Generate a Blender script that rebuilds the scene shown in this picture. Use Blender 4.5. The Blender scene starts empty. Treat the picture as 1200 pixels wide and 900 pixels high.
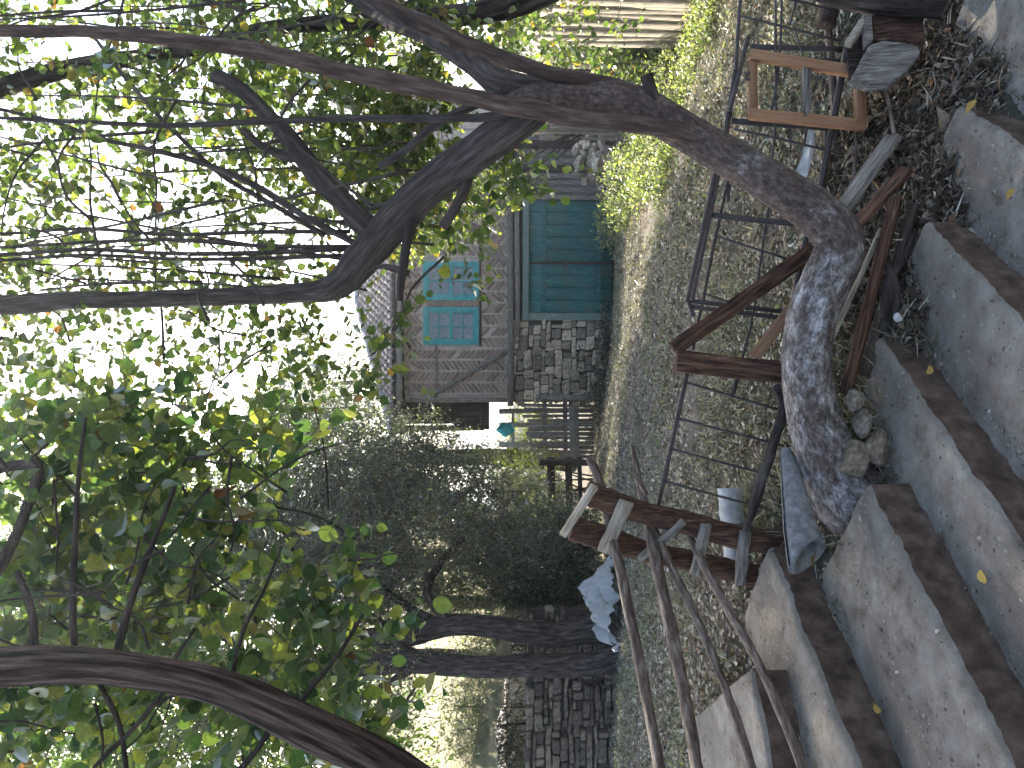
import bpy, bmesh, math, random
import numpy as np
from mathutils import Vector, Matrix, Euler

S = bpy.context.scene
COL = S.collection
R = math.radians

# ------------------------------------------------------------------ camera
F = 935.0                      # focal length in photograph pixels (1200 px wide)
CZ = 2.8                       # eye height above the house threshold
PITCH = math.atan(40 / F)      # looking slightly down
cam_d = bpy.data.cameras.new('camera'); cam = bpy.data.objects.new('camera', cam_d); COL.objects.link(cam)
fw = Vector((0, math.cos(PITCH), -math.sin(PITCH))); dn = Vector((0, -math.sin(PITCH), -math.cos(PITCH))); rt = Vector((1, 0, 0))
M = Matrix.Identity(4)         # phone held on its side: picture-right is the world's down
for i in range(3):
    M[i][0], M[i][1], M[i][2] = dn[i], rt[i], -fw[i]
M[2][3] = CZ
cam.matrix_world = M
cam_d.sensor_fit = 'HORIZONTAL'; cam_d.sensor_width = 36; cam_d.lens = F / 1200 * 36
cam_d.clip_start = 0.02; cam_d.clip_end = 3000
S.camera = cam

# ------------------------------------------------------------------ world, sun, exposure
SUN_EL, SUN_AZ = R(37), R(-17)      # azimuth from +Y, negative = left
w = bpy.data.worlds.new('World'); S.world = w; w.use_nodes = True
nt = w.node_tree; bg = nt.nodes['Background']
sky = nt.nodes.new('ShaderNodeTexSky'); sky.sky_type = 'NISHITA'; sky.sun_disc = False
sky.sun_elevation = SUN_EL; sky.sun_rotation = SUN_AZ; sky.dust_density = 3.0; sky.air_density = 1.0
nt.links.new(sky.outputs[0], bg.inputs[0]); bg.inputs[1].default_value = 0.1
sd = bpy.data.lights.new('sun', 'SUN'); sun = bpy.data.objects.new('sun', sd); COL.objects.link(sun)
sd.energy = 5.0; sd.angle = R(0.53); sd.color = (1, 0.93, 0.8)
to_sun = Vector((math.sin(SUN_AZ) * math.cos(SUN_EL), math.cos(SUN_AZ) * math.cos(SUN_EL), math.sin(SUN_EL)))
sun.rotation_euler = to_sun.to_track_quat('Z', 'Y').to_euler()
S.view_settings.view_transform = 'Standard'; S.view_settings.look = 'None'
S.view_settings.exposure = 2.45; S.view_settings.gamma = 1
S.cycles.max_bounces = 8; S.cycles.transparent_max_bounces = 8; S.cycles.diffuse_bounces = 4
S.cycles.sample_clamp_indirect = 6

# ------------------------------------------------------------------ geometry helpers
def Wp(px, py, Y):
    """the point at depth Y seen at photograph pixel (px, py)"""
    ray = fw + rt * ((450 - py) / F) + dn * ((px - 600) / F)
    return Vector((0, 0, CZ)) + ray * (Y / ray.y)
def Wz(px, py, z):
    ray = fw + rt * ((450 - py) / F) + dn * ((px - 600) / F)
    return Vector((0, 0, CZ)) + ray * ((z - CZ) / ray.z)
def pxr(wpx, Y): return wpx / 2 * Y / F

def Wnp(px, py, Y):
    px = np.asarray(px, float); py = np.asarray(py, float); Y = np.asarray(Y, float)
    xr = (450 - py) / F; yd = (px - 600) / F
    cy = fw.y + yd * dn.y; cz = fw.z + yd * dn.z
    t = Y / cy
    return np.stack([xr * t, Y, CZ + cz * t], -1)
def project(P):
    d = P - np.array([0, 0, CZ])
    f = d @ np.array(fw); x = d[:, 0] / f; y = (d @ np.array(dn)) / f
    return 600 + y * F, 450 - x * F, f

def link(name, me, mat=None, parent=None, mw=None, local=False):
    o = bpy.data.objects.new(name, me); COL.objects.link(o)
    if mat is not None and me is not None and not me.materials:
        for m in (mat if isinstance(mat, (list, tuple)) else [mat]): me.materials.append(m)
    if mw is not None: o.matrix_basis = mw
    if parent is not None:
        o.parent = parent
        if not local: o.matrix_parent_inverse = world_of(parent).inverted()
    return o
def world_of(o):
    m = o.matrix_basis
    if o.parent is not None: m = world_of(o.parent) @ o.matrix_parent_inverse @ m
    return m
def empty(name, loc, label, cat, group=None, rz=0):
    o = bpy.data.objects.new(name, None); COL.objects.link(o); o.location = loc; o.rotation_euler = (0, 0, rz)
    o.matrix_basis = Matrix.Translation(loc) @ Matrix.Rotation(rz, 4, 'Z')
    o.empty_display_size = 0.1
    return tag(o, label, cat, group)
def tag(o, label, cat, group=None):
    o['label'] = label; o['category'] = cat
    if group: o['group'] = group
    return o
def kind(o, k, label=None):
    o['kind'] = k
    if label: o['label'] = label
    return o

def mesh_np(name, V, Fc, attr=None, smooth=False):
    V = np.asarray(V, np.float32); Fc = np.asarray(Fc, np.int32)
    me = bpy.data.meshes.new(name); k = Fc.shape[1]
    me.vertices.add(len(V)); me.vertices.foreach_set('co', V.ravel())
    me.loops.add(Fc.size); me.loops.foreach_set('vertex_index', Fc.ravel())
    me.polygons.add(len(Fc)); me.polygons.foreach_set('loop_start', np.arange(0, Fc.size, k, dtype=np.int32))
    me.polygons.foreach_set('loop_total', np.full(len(Fc), k, np.int32))
    if smooth: me.polygons.foreach_set('use_smooth', np.ones(len(Fc), bool))
    if attr is not None:
        a = me.attributes.new('bk', 'FLOAT_VECTOR', 'POINT'); a.data.foreach_set('vector', np.asarray(attr, np.float32).ravel())
    me.update(calc_edges=True); me.validate()
    return me

class MB:
    def __init__(s): s.V = []; s.F = []; s.A = []; s.n = 0
    def add(s, V, Fc, A=None):
        V = np.asarray(V, float); s.V.append(V); s.F.append(np.asarray(Fc, int) + s.n); s.n += len(V)
        s.A.append(np.asarray(A, float) if A is not None else V.copy())
    def mesh(s, name, smooth=True):
        return mesh_np(name, np.concatenate(s.V), np.concatenate(s.F), np.concatenate(s.A), smooth)

def catmull(P, sub):
    P = np.asarray(P, float); P = np.vstack([2 * P[0] - P[1], P, 2 * P[-1] - P[-2]])
    out = []
    for i in range(1, len(P) - 2):
        for t in np.linspace(0, 1, sub, endpoint=False):
            a, b, c, d = P[i - 1], P[i], P[i + 1], P[i + 2]
            out.append(.5 * ((2 * b) + (-a + c) * t + (2 * a - 5 * b + 4 * c - d) * t * t + (-a + 3 * b - 3 * c + d) * t ** 3))
    out.append(P[-2]); return np.array(out)

def tube(pts, sides=8, sub=5, rough=0.06, seed=0, ridge=0.0):
    """pts: (Vector, radius). Swept, tapered, slightly lumpy closed tube -> V, quads, bark coordinates"""
    rg = np.random.default_rng(seed)
    A = np.array([[p[0], p[1], p[2], r] for p, r in pts])
    if len(A) > 2 and sub > 1: A = catmull(A, sub)
    elif sub > 1: A = np.array([A[0] + (A[1] - A[0]) * t for t in np.linspace(0, 1, sub + 1)])
    C, rad = A[:, :3], np.maximum(A[:, 3], 0.0008)
    T = np.gradient(C, axis=0); T /= np.linalg.norm(T, axis=1)[:, None] + 1e-9
    n0 = np.cross(T[0], [0.3, 0.2, 0.93]); n0 /= np.linalg.norm(n0) + 1e-9
    ang = np.arange(sides) * 2 * np.pi / sides
    ph = rg.uniform(0, 6.28, 8); s = np.concatenate([[0], np.cumsum(np.linalg.norm(np.diff(C, axis=0), axis=1))])
    V = []; B = []
    for i in range(len(C)):
        n0 = n0 - T[i] * (n0 @ T[i]); n0 /= np.linalg.norm(n0) + 1e-9
        b = np.cross(T[i], n0)
        k = s[i] / (rad.mean() * 3 + 1e-6)
        m = 1 + rough * (np.sin(ang * 2 + k + ph[0]) + np.sin(ang * 3 - k * 1.7 + ph[1]) * .7 + np.sin(ang + k * 2.3 + ph[2]) * .8 + rg.normal(0, .35, sides))
        if ridge: m = m + ridge * np.sin(ang * 7 + np.sin(k * .4) * 1.5 + ph[3])
        V.append(C[i] + rad[i] * m[:, None] * (np.cos(ang)[:, None] * n0 + np.sin(ang)[:, None] * b))
        B.append(np.stack([np.cos(ang) * rad[i], np.sin(ang) * rad[i], np.full(sides, s[i])], -1))
    n = len(C); Fc = []
    for i in range(n - 1):
        for j in range(sides):
            a = i * sides + j; c = i * sides + (j + 1) % sides
            Fc.append((a, c, c + sides, a + sides))
    V = np.concatenate(V + [[C[0], C[-1]]]); B = np.concatenate(B + [[[0, 0, 0], [0, 0, s[-1]]]])
    for j in range(0, sides, 2):      # end caps as quads round a centre
        a, b_, c = j, (j + 1) % sides, (j + 2) % sides
        Fc.append((n * sides, c, b_, a)); e = (n - 1) * sides
        Fc.append((n * sides + 1, e + a, e + b_, e + c))
    return V, np.array(Fc), B
def pxtube(L, **k):
    """L: (px, py, width_px, Y)"""
    return tube([(Wp(a, b, Y), pxr(w_, Y)) for a, b, w_, Y in L], **k)

def bar_mesh(name, w_, t_, L, seed=0, jit=0.02, segs=6, bev=0.12):
    """timber along local Z from 0 to L: chamfered section, a little crooked and uneven"""
    rg = np.random.default_rng(seed); b = min(w_, t_) * bev
    x, y = w_ / 2, t_ / 2
    sec = np.array([(-x + b, -y), (x - b, -y), (x, -y + b), (x, y - b), (x - b, y), (-x + b, y), (-x, y - b), (-x, -y + b)])
    V = []; off = np.zeros(2)
    for i in range(segs + 1):
        sc = 1 + rg.normal(0, jit); off = off * .6 + rg.normal(0, jit * min(w_, t_) * 1.2, 2)
        p = sec * sc + off + rg.normal(0, jit * .25 * min(w_, t_), sec.shape)
        zz = L * i / segs + (rg.normal(0, .3 * b, 8) if i in (0, segs) else 0)
        V.append(np.column_stack([p, np.full(8, 0.) + zz]))
    V = np.concatenate(V); Fc = []
    for i in range(segs):
        for j in range(8):
            a = i * 8 + j; c = i * 8 + (j + 1) % 8
            Fc.append((a, c, c + 8, a + 8))
    e = segs * 8
    for q in ((0, 3, 2, 1), (0, 5, 4, 3), (0, 7, 6, 5)): Fc.append(q)
    for q in ((0, 1, 2, 3), (0, 3, 4, 5), (0, 5, 6, 7)): Fc.append(tuple(e + k for k in q))
    return mesh_np(name, V, Fc)
def along(p0, p1, face=None):
    """matrix with local Z from p0 to p1 and local -Y towards `face` direction"""
    z = (p1 - p0).normalized(); f = Vector(face) if face is not None else Vector((0, -1, 0))
    y = -(f - z * f.dot(z)).normalized(); x = y.cross(z)
    m = Matrix.Identity(4)
    for i in range(3): m[i][0], m[i][1], m[i][2], m[i][3] = x[i], y[i], z[i], p0[i]
    return m
_seed = [100]
def bar(name, p0, p1, w_, t_, mat, parent=None, face=None, jit=0.02, segs=6, local=False, bev=0.12):
    _seed[0] += 1; p0 = Vector(p0); p1 = Vector(p1)
    me = bar_mesh(name, w_, t_, (p1 - p0).length, _seed[0], jit, segs, bev)
    return link(name, me, mat, parent, along(p0, p1, face), local)
def pbar(name, a, b, wpx, t_, mat, parent=None, face=None, **k):
    """a, b: (px, py, Y)"""
    Y = (a[2] + b[2]) / 2
    return bar(name, Wp(*a), Wp(*b), wpx * Y / F, t_, mat, parent, face, **k)
def ptube(name, L, mat, parent=None, **k):
    V, Fc, A = pxtube(L, **k); return link(name, mesh_np(name, V, Fc, A, True), mat, parent)

def rock_mesh(name, seed, jit=0.1, cham=0.2):
    """rounded block about 1 x 1 x 1, 24 corners"""
    rg = np.random.default_rng(seed); bm = bmesh.new(); bmesh.ops.create_cube(bm, size=1)
    for v in bm.verts: v.co += Vector(rg.normal(0, jit * .6, 3))
    bmesh.ops.bevel(bm, geom=bm.edges[:] + bm.verts[:], offset=cham * .6, segments=1, affect='EDGES', profile=.6)
    for v in bm.verts: v.co += Vector(rg.normal(0, jit * .22, 3))
    me = bpy.data.meshes.new(name); bm.to_mesh(me); bm.free(); return me

# ------------------------------------------------------------------ materials
def nodes(name):
    m = bpy.data.materials.new(name); m.use_nodes = True; t = m.node_tree
    return m, t, t.nodes['Principled BSDF']
def ramp(t, stops):
    r = t.nodes.new('ShaderNodeValToRGB'); e = r.color_ramp.elements
    while len(e) < len(stops): e.new(.5)
    for k, (p, c) in enumerate(stops): e[k].position = p; e[k].color = (*c, 1)
    return r
def noise(t, vec, scale, detail=4, rough=.6):
    n = t.nodes.new('ShaderNodeTexNoise'); n.inputs['Scale'].default_value = scale
    n.inputs['Detail'].default_value = detail; n.inputs['Roughness'].default_value = rough
    if vec is not None: t.links.new(vec, n.inputs['Vector'])
    return n
def mixc(t, fac, a, b, mode='MIX'):
    x = t.nodes.new('ShaderNodeMix'); x.data_type = 'RGBA'; x.blend_type = mode
    for sock, v in ((x.inputs['Factor'], fac), (x.inputs['A'], a), (x.inputs['B'], b)):
        pass
    f, A, B = x.inputs[0], x.inputs[6], x.inputs[7]
    for s, v in ((f, fac), (A, a), (B, b)):
        if isinstance(v, (int, float)): s.default_value = v
        elif isinstance(v, tuple): s.default_value = (*v, 1)
        else: t.links.new(v, s)
    return x.outputs[2]
def coord(t, kind_='Object', scale=(1, 1, 1), attr=None):
    if attr:
        n = t.nodes.new('ShaderNodeAttribute'); n.attribute_name = attr; out = n.outputs['Vector']
    elif kind_ == 'World':
        n = t.nodes.new('ShaderNodeNewGeometry'); out = n.outputs['Position']
    else:
        n = t.nodes.new('ShaderNodeTexCoord'); out = n.outputs[kind_]
    mp = t.nodes.new('ShaderNodeMapping'); mp.inputs['Scale'].default_value = scale
    t.links.new(out, mp.inputs['Vector']); return mp.outputs[0]
def mk(name, stops, scale=8, rough=.85, bump=.3, bscale=None, stretch=(1, 1, 1), cs='Object', attr=None, spec=.25, objvar=.25, detail=6, big=None, dist=.01):
    m, t, b = nodes(name); v = coord(t, cs, stretch, attr)
    n = noise(t, v, scale, detail); r = ramp(t, stops); t.links.new(n.outputs[0], r.inputs[0]); c = r.outputs[0]
    if big:                                   # large stains: (scale, colour, amount)
        n2 = noise(t, coord(t, 'World'), big[0], 3); r2 = ramp(t, [(.45, (0, 0, 0)), (.62, (1, 1, 1))]); t.links.new(n2.outputs[0], r2.inputs[0])
        mu = t.nodes.new('ShaderNodeMath'); mu.operation = 'MULTIPLY'; mu.inputs[1].default_value = big[2]; t.links.new(r2.outputs[0], mu.inputs[0])
        c = mixc(t, mu.outputs[0], c, big[1])
    if objvar:
        oi = t.nodes.new('ShaderNodeObjectInfo'); rr = ramp(t, [(0, (1 - objvar,) * 3), (1, (1 + objvar * .6, 1 + objvar * .5, 1 + objvar * .4))])
        t.links.new(oi.outputs['Random'], rr.inputs[0]); c = mixc(t, 1.0, c, rr.outputs[0], 'MULTIPLY')
    t.links.new(c, b.inputs['Base Color']); b.inputs['Roughness'].default_value = rough
    b.inputs['Specular IOR Level'].default_value = spec
    if bump:
        nb = noise(t, v, bscale or scale * 2.5, 8, .7); bp = t.nodes.new('ShaderNodeBump'); bp.inputs['Strength'].default_value = bump
        bp.inputs['Distance'].default_value = dist; t.links.new(nb.outputs[0], bp.inputs['Height']); t.links.new(bp.outputs[0], b.inputs['Normal'])
    return m
def leafmat(name, stops, trans=.5, gloss=.12, holes=0):
    m = bpy.data.materials.new(name); m.use_nodes = True; t = m.node_tree; t.nodes.clear()
    out = t.nodes.new('ShaderNodeOutputMaterial'); g = t.nodes.new('ShaderNodeNewGeometry'); oi = t.nodes.new('ShaderNodeObjectInfo')
    ad = t.nodes.new('ShaderNodeMath'); ad.operation = 'ADD'; t.links.new(g.outputs['Random Per Island'], ad.inputs[0]); t.links.new(oi.outputs['Random'], ad.inputs[1])
    fr = t.nodes.new('ShaderNodeMath'); fr.operation = 'FRACT'; t.links.new(ad.outputs[0], fr.inputs[0])
    r = ramp(t, stops); t.links.new(fr.outputs[0], r.inputs[0])
    n = noise(t, coord(t, 'World'), 60, 3); rn = ramp(t, [(.3, (.7, .7, .7)), (.7, (1.2, 1.2, 1.1))]); t.links.new(n.outputs[0], rn.inputs[0])
    c = mixc(t, 1.0, r.outputs[0], rn.outputs[0], 'MULTIPLY')
    d = t.nodes.new('ShaderNodeBsdfDiffuse'); tr = t.nodes.new('ShaderNodeBsdfTranslucent'); gl = t.nodes.new('ShaderNodeBsdfGlossy')
    gl.inputs['Roughness'].default_value = .45; t.links.new(c, d.inputs[0])
    tc = mixc(t, 1.0, c, (2.0, 2.1, 1.0), 'MULTIPLY'); t.links.new(tc, tr.inputs[0])
    m1 = t.nodes.new('ShaderNodeMixShader'); m1.inputs[0].default_value = trans; t.links.new(d.outputs[0], m1.inputs[1]); t.links.new(tr.outputs[0], m1.inputs[2])
    m2 = t.nodes.new('ShaderNodeMixShader'); fz = t.nodes.new('ShaderNodeFresnel'); fz.inputs[0].default_value = 1.35
    mu = t.nodes.new('ShaderNodeMath'); mu.operation = 'MULTIPLY'; mu.inputs[1].default_value = gloss * 6; t.links.new(fz.outputs[0], mu.inputs[0])
    t.links.new(mu.outputs[0], m2.inputs[0]); t.links.new(m1.outputs[0], m2.inputs[1]); t.links.new(gl.outputs[0], m2.inputs[2])
    t.links.new(m2.outputs[0], out.inputs[0]); return m

WS = (9, 9, 1)      # grain along local Z
m_wood_red = mk('old_red_brown_timber', [(.32, (.022, .012, .009)), (.45, (.085, .04, .025)), (.58, (.17, .085, .05)), (.72, (.3, .19, .13))], 8, .9, 1.0, 16, (12, 12, 1), dist=.015)
m_wood_dark = mk('dark_weathered_timber', [(.33, (.015, .011, .009)), (.5, (.06, .042, .033)), (.7, (.15, .118, .095))], 8, .9, 1.0, 16, (12, 12, 1), dist=.015)
m_wood_grey = mk('grey_weathered_timber', [(.3, (.06, .05, .042)), (.48, (.19, .165, .142)), (.7, (.38, .345, .305))], 8, .9, .9, 16, (12, 12, 1), dist=.012)
m_wood_pale = mk('pale_sawn_wood', [(.3, (.14, .11, .08)), (.5, (.34, .285, .22)), (.7, (.54, .475, .39))], 8, .85, .7, 16, (12, 12, 1))
m_wood_orange = mk('orange_brown_sawn_wood', [(.3, (.19, .09, .045)), (.6, (.31, .165, .085)), (.8, (.4, .24, .14))], 5, .75, .4, 12, WS)
m_pole = mk('peeled_pole_bark', [(.33, (.04, .022, .016)), (.48, (.13, .085, .065)), (.6, (.24, .18, .145)), (.74, (.42, .37, .32))], 12, .7, .8, 40, (5, 5, 1), attr='bk', spec=.4)
m_rust = mk('dark_rusty_steel', [(.3, (.028, .024, .024)), (.6, (.065, .05, .045)), (.85, (.14, .07, .045))], 30, .6, .3, 90, spec=.5)
m_bark = mk('grey_bark', [(.3, (.045, .035, .03)), (.5, (.1, .08, .07)), (.7, (.19, .162, .145))], 60, .95, 1.0, 110, (1, 1, .12), attr='bk', dist=.02)
m_bark_red = mk('reddish_bark', [(.3, (.045, .028, .022)), (.5, (.105, .068, .053)), (.7, (.2, .145, .12))], 60, .9, 1.0, 120, (1, 1, .14), attr='bk', dist=.015)
m_bark_strip = mk('stringy_brown_bark', [(.38, (.018, .011, .009)), (.5, (.11, .068, .052)), (.64, (.27, .185, .15))], 55, .95, 1.0, 70, (1, 1, .07), attr='bk', dist=.05)
m_bark_dark = mk('dark_bark', [(.35, (.016, .013, .011)), (.52, (.07, .056, .047)), (.7, (.17, .145, .125))], 28, .95, 1.0, 50, (1, 1, .2), attr='bk', dist=.03)
m_twig = mk('twig_bark', [(.3, (.05, .035, .028)), (.7, (.13, .1, .085))], 20, .9, 0, cs='World', objvar=0)
# lichen-patched bark of the crooked trunk
m_lichen, t, b = nodes('lichen_patched_bark')
v = coord(t, attr='bk', scale=(1, 1, .6)); n = noise(t, v, 30, 14, .85); r = ramp(t, [(.38, (.03, .022, .018)), (.47, (.12, .095, .08)), (.53, (.27, .24, .22)), (.62, (.62, .6, .58))]); t.links.new(n.outputs[0], r.inputs[0])
n2 = noise(t, v, 6, 6, .7); at = t.nodes.new('ShaderNodeAttribute'); at.attribute_name = 'bk'; sz_ = t.nodes.new('ShaderNodeSeparateXYZ'); t.links.new(at.outputs['Vector'], sz_.inputs[0])
mr = t.nodes.new('ShaderNodeMapRange'); mr.inputs[1].default_value = .9; mr.inputs[2].default_value = 2.0; mr.inputs[3].default_value = .07; mr.inputs[4].default_value = -.2; t.links.new(sz_.outputs[2], mr.inputs[0])
ad = t.nodes.new('ShaderNodeMath'); ad.operation = 'ADD'; t.links.new(n2.outputs[0], ad.inputs[0]); t.links.new(mr.outputs[0], ad.inputs[1])
r2 = ramp(t, [(.42, (0, 0, 0)), (.58, (1, 1, 1))]); t.links.new(ad.outputs[0], r2.inputs[0])
n3 = noise(t, v, 60, 8, .7); r3 = ramp(t, [(.32, (.03, .019, .015)), (.5, (.1, .064, .05)), (.68, (.21, .155, .13))]); t.links.new(n3.outputs[0], r3.inputs[0])
t.links.new(mixc(t, r2.outputs[0], r3.outputs[0], r.outputs[0]), b.inputs['Base Color']); b.inputs['Roughness'].default_value = .95
bp = t.nodes.new('ShaderNodeBump'); bp.inputs['Strength'].default_value = 1; bp.inputs['Distance'].default_value = .02; t.links.new(noise(t, v, 45, 9, .7).outputs[0], bp.inputs['Height']); t.links.new(bp.outputs[0], b.inputs['Normal'])

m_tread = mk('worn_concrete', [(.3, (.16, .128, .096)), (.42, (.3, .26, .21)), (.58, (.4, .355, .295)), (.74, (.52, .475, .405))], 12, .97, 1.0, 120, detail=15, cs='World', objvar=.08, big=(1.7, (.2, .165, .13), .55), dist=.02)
def pits(m, scale, dark, light):
    t = m.node_tree; b = t.nodes['Principled BSDF']; src = b.inputs['Base Color'].links[0].from_socket; v = coord(t, 'World')
    vo = t.nodes.new('ShaderNodeTexVoronoi'); vo.inputs['Scale'].default_value = scale; vo.inputs['Randomness'].default_value = 1; t.links.new(noise_warp(t, v), vo.inputs['Vector'])
    r = ramp(t, [(.14, (1, 1, 1)), (.27, (0, 0, 0))]); t.links.new(vo.outputs['Distance'], r.inputs[0])
    sel = ramp(t, [(.55, (0, 0, 0)), (.6, (1, 1, 1))]); sp = t.nodes.new('ShaderNodeSeparateColor'); t.links.new(vo.outputs['Color'], sp.inputs[0]); t.links.new(sp.outputs[0], sel.inputs[0])
    mm = t.nodes.new('ShaderNodeMath'); mm.operation = 'MULTIPLY'; t.links.new(r.outputs[0], mm.inputs[0]); t.links.new(sel.outputs[0], mm.inputs[1])
    tone = ramp(t, [(.45, dark), (.55, light)]); t.links.new(sp.outputs[1], tone.inputs[0])
    t.links.new(mixc(t, mm.outputs[0], src, tone.outputs[0]), b.inputs['Base Color'])
def noise_warp(t, v):
    n = noise(t, v, 40, 3); a = t.nodes.new('ShaderNodeVectorMath'); a.operation = 'MULTIPLY_ADD'; a.inputs[1].default_value = (.02, .02, .02)
    t.links.new(n.outputs['Color'], a.inputs[0]); t.links.new(v, a.inputs[2]); return a.outputs[0]
pits(m_tread, 34, (.13, .105, .085), (.42, .385, .335)); pits(m_tread, 150, (.12, .1, .085), (.5, .47, .42))
m_riser = mk('earth_stained_shaded_concrete', [(.3, (.035, .022, .015)), (.52, (.095, .06, .043)), (.75, (.18, .125, .095))], 16, .95, .9, 50, cs='World', objvar=.08, dist=.01)  # brown earth stain, darkened further to hold the risers' shade in the colour
m_soil = mk('dry_yard_soil', [(.3, (.06, .048, .038)), (.5, (.14, .118, .095)), (.7, (.24, .21, .17))], 9, 1, 1.0, 60, cs='World', objvar=0, big=(.9, (.085, .088, .055), .5), dist=.03)
m_hill = mk('dry_grass_hillside', [(.3, (.16, .14, .07)), (.5, (.26, .23, .13)), (.7, (.34, .31, .19))], 1.2, 1, .8, 9, cs='World', objvar=0, dist=.2)
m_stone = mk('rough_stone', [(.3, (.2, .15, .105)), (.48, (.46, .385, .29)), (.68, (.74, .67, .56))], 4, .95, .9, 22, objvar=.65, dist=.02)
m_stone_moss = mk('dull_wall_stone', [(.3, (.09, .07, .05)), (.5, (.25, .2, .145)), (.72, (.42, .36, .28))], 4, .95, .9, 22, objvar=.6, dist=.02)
m_stone_core = mk('wall_core_earth', [(.3, (.05, .042, .035)), (.7, (.11, .095, .08))], 9, 1, .7, 30, objvar=0)
m_brick = mk('dusty_brick', [(.3, (.17, .115, .092)), (.5, (.29, .205, .168)), (.72, (.42, .325, .275))], 9, .95, .5, 30, objvar=.45)
m_mortar = mk('lime_mortar', [(.3, (.44, .35, .3)), (.55, (.58, .48, .42)), (.8, (.68, .59, .52))], 7, 1, .6, 30, objvar=0)
m_teal = mk('worn_teal_paint', [(.28, (.008, .055, .052)), (.5, (.014, .115, .108)), (.62, (.03, .155, .142)), (.72, (.15, .22, .2))], 7, .6, .3, 20, (4, 4, .6), objvar=.2, big=(2.6, (.075, .11, .105), .6))
m_teal_win = mk('bright_teal_paint', [(.3, (.03, .24, .25)), (.55, (.05, .36, .37)), (.8, (.14, .45, .44))], 9, .6, .3, 25, objvar=.1)
m_green_frame = mk('faded_green_grey_paint', [(.3, (.09, .14, .12)), (.55, (.17, .225, .2)), (.8, (.3, .33, .3))], 7, .8, .5, 20, WS, objvar=.1)
m_tile = mk('old_clay_roof_tile', [(.3, (.12, .085, .075)), (.55, (.24, .18, .16)), (.8, (.4, .35, .33))], 6, .8, .4, 24, cs='World', objvar=0, spec=.4)
m_ridge = mk('pale_ridge_tile', [(.3, (.3, .3, .32)), (.7, (.5, .5, .53))], 9, .7, .3, objvar=.15)
m_white = mk('chalky_white', [(.3, (.3, .29, .27)), (.5, (.5, .49, .46)), (.7, (.68, .66, .63))], 14, .9, .4, 25, objvar=.1)
m_felt = mk('grey_roofing_felt', [(.35, (.1, .098, .095)), (.6, (.19, .187, .18)), (.8, (.31, .305, .295))], 40, .75, .3, 90, objvar=0, spec=.4)
m_cut = mk('sawn_branch_end', [(.3, (.08, .045, .03)), (.7, (.22, .125, .08))], 30, .9, .3)
m_plastic, t, b = nodes('clear_grey_plastic_sheet')
b.inputs['Base Color'].default_value = (.3, .285, .26, 1); b.inputs['Roughness'].default_value = .22; b.inputs['Specular IOR Level'].default_value = .6
m_tarp, t, b = nodes('cyan_tarpaulin'); b.inputs['Base Color'].default_value = (.02, .6, .82, 1); b.inputs['Roughness'].default_value = .5
m_glass, t, b = nodes('dusty_window_glass'); b.inputs['Base Color'].default_value = (.22, .3, .36, 1); b.inputs['Roughness'].default_value = .08; b.inputs['Specular IOR Level'].default_value = .8
b.inputs['Alpha'].default_value = .4
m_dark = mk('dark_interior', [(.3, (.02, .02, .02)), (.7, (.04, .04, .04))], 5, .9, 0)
m_curtain = mk('lace_curtain', [(.42, (.3, .32, .33)), (.5, (.55, .57, .58)), (.6, (.78, .79, .8))], 26, .95, .2, objvar=.1, detail=3)
m_leaf = leafmat('quince_leaf', [(0, (.05, .085, .035)), (.45, (.08, .12, .045)), (.8, (.12, .155, .05)), (.95, (.2, .21, .06)), (.985, (.24, .19, .05)), (1, (.2, .08, .05))], .5, .06)
m_leaf_dark = leafmat('dark_quince_leaf', [(0, (.035, .075, .036)), (.4, (.07, .125, .05)), (.72, (.13, .175, .055)), (.96, (.24, .25, .07)), (.992, (.16, .15, .04)), (1, (.2, .08, .045))], .45, .05)
m_leaf_sun = leafmat('light_green_leaf', [(0, (.06, .11, .03)), (.6, (.1, .17, .04)), (1, (.2, .23, .06))], .55, .04)
m_leaf_grey = leafmat('greyish_small_leaf', [(0, (.09, .12, .085)), (.6, (.16, .195, .13)), (.9, (.22, .235, .15)), (1, (.3, .27, .17))], .45)
m_leaf_yel = leafmat('yellow_green_leaf', [(0, (.08, .12, .02)), (.6, (.15, .19, .03)), (1, (.25, .25, .06))], .5)
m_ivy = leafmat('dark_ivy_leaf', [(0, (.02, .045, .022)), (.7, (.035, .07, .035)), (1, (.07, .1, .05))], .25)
m_litter = leafmat('dry_leaf_litter', [(0, (.06, .042, .03)), (.35, (.14, .105, .078)), (.65, (.26, .215, .17)), (.88, (.42, .38, .32)), (.97, (.55, .52, .46)), (1, (.33, .15, .06))], .12, .03)
m_litter_dark = leafmat('brown_leaf_litter', [(0, (.03, .022, .016)), (.4, (.085, .06, .043)), (.75, (.17, .13, .1)), (.93, (.32, .27, .22)), (1, (.22, .09, .04))], .1, .03)
m_grass = leafmat('dry_grass_blade', [(0, (.055, .07, .04)), (.3, (.09, .095, .06)), (.5, (.17, .155, .12)), (.8, (.29, .265, .22)), (1, (.42, .39, .34))], .25, .03)
m_weed = leafmat('green_weed_leaf', [(0, (.1, .15, .05)), (.5, (.2, .25, .09)), (1, (.38, .38, .2))], .5)

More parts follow.
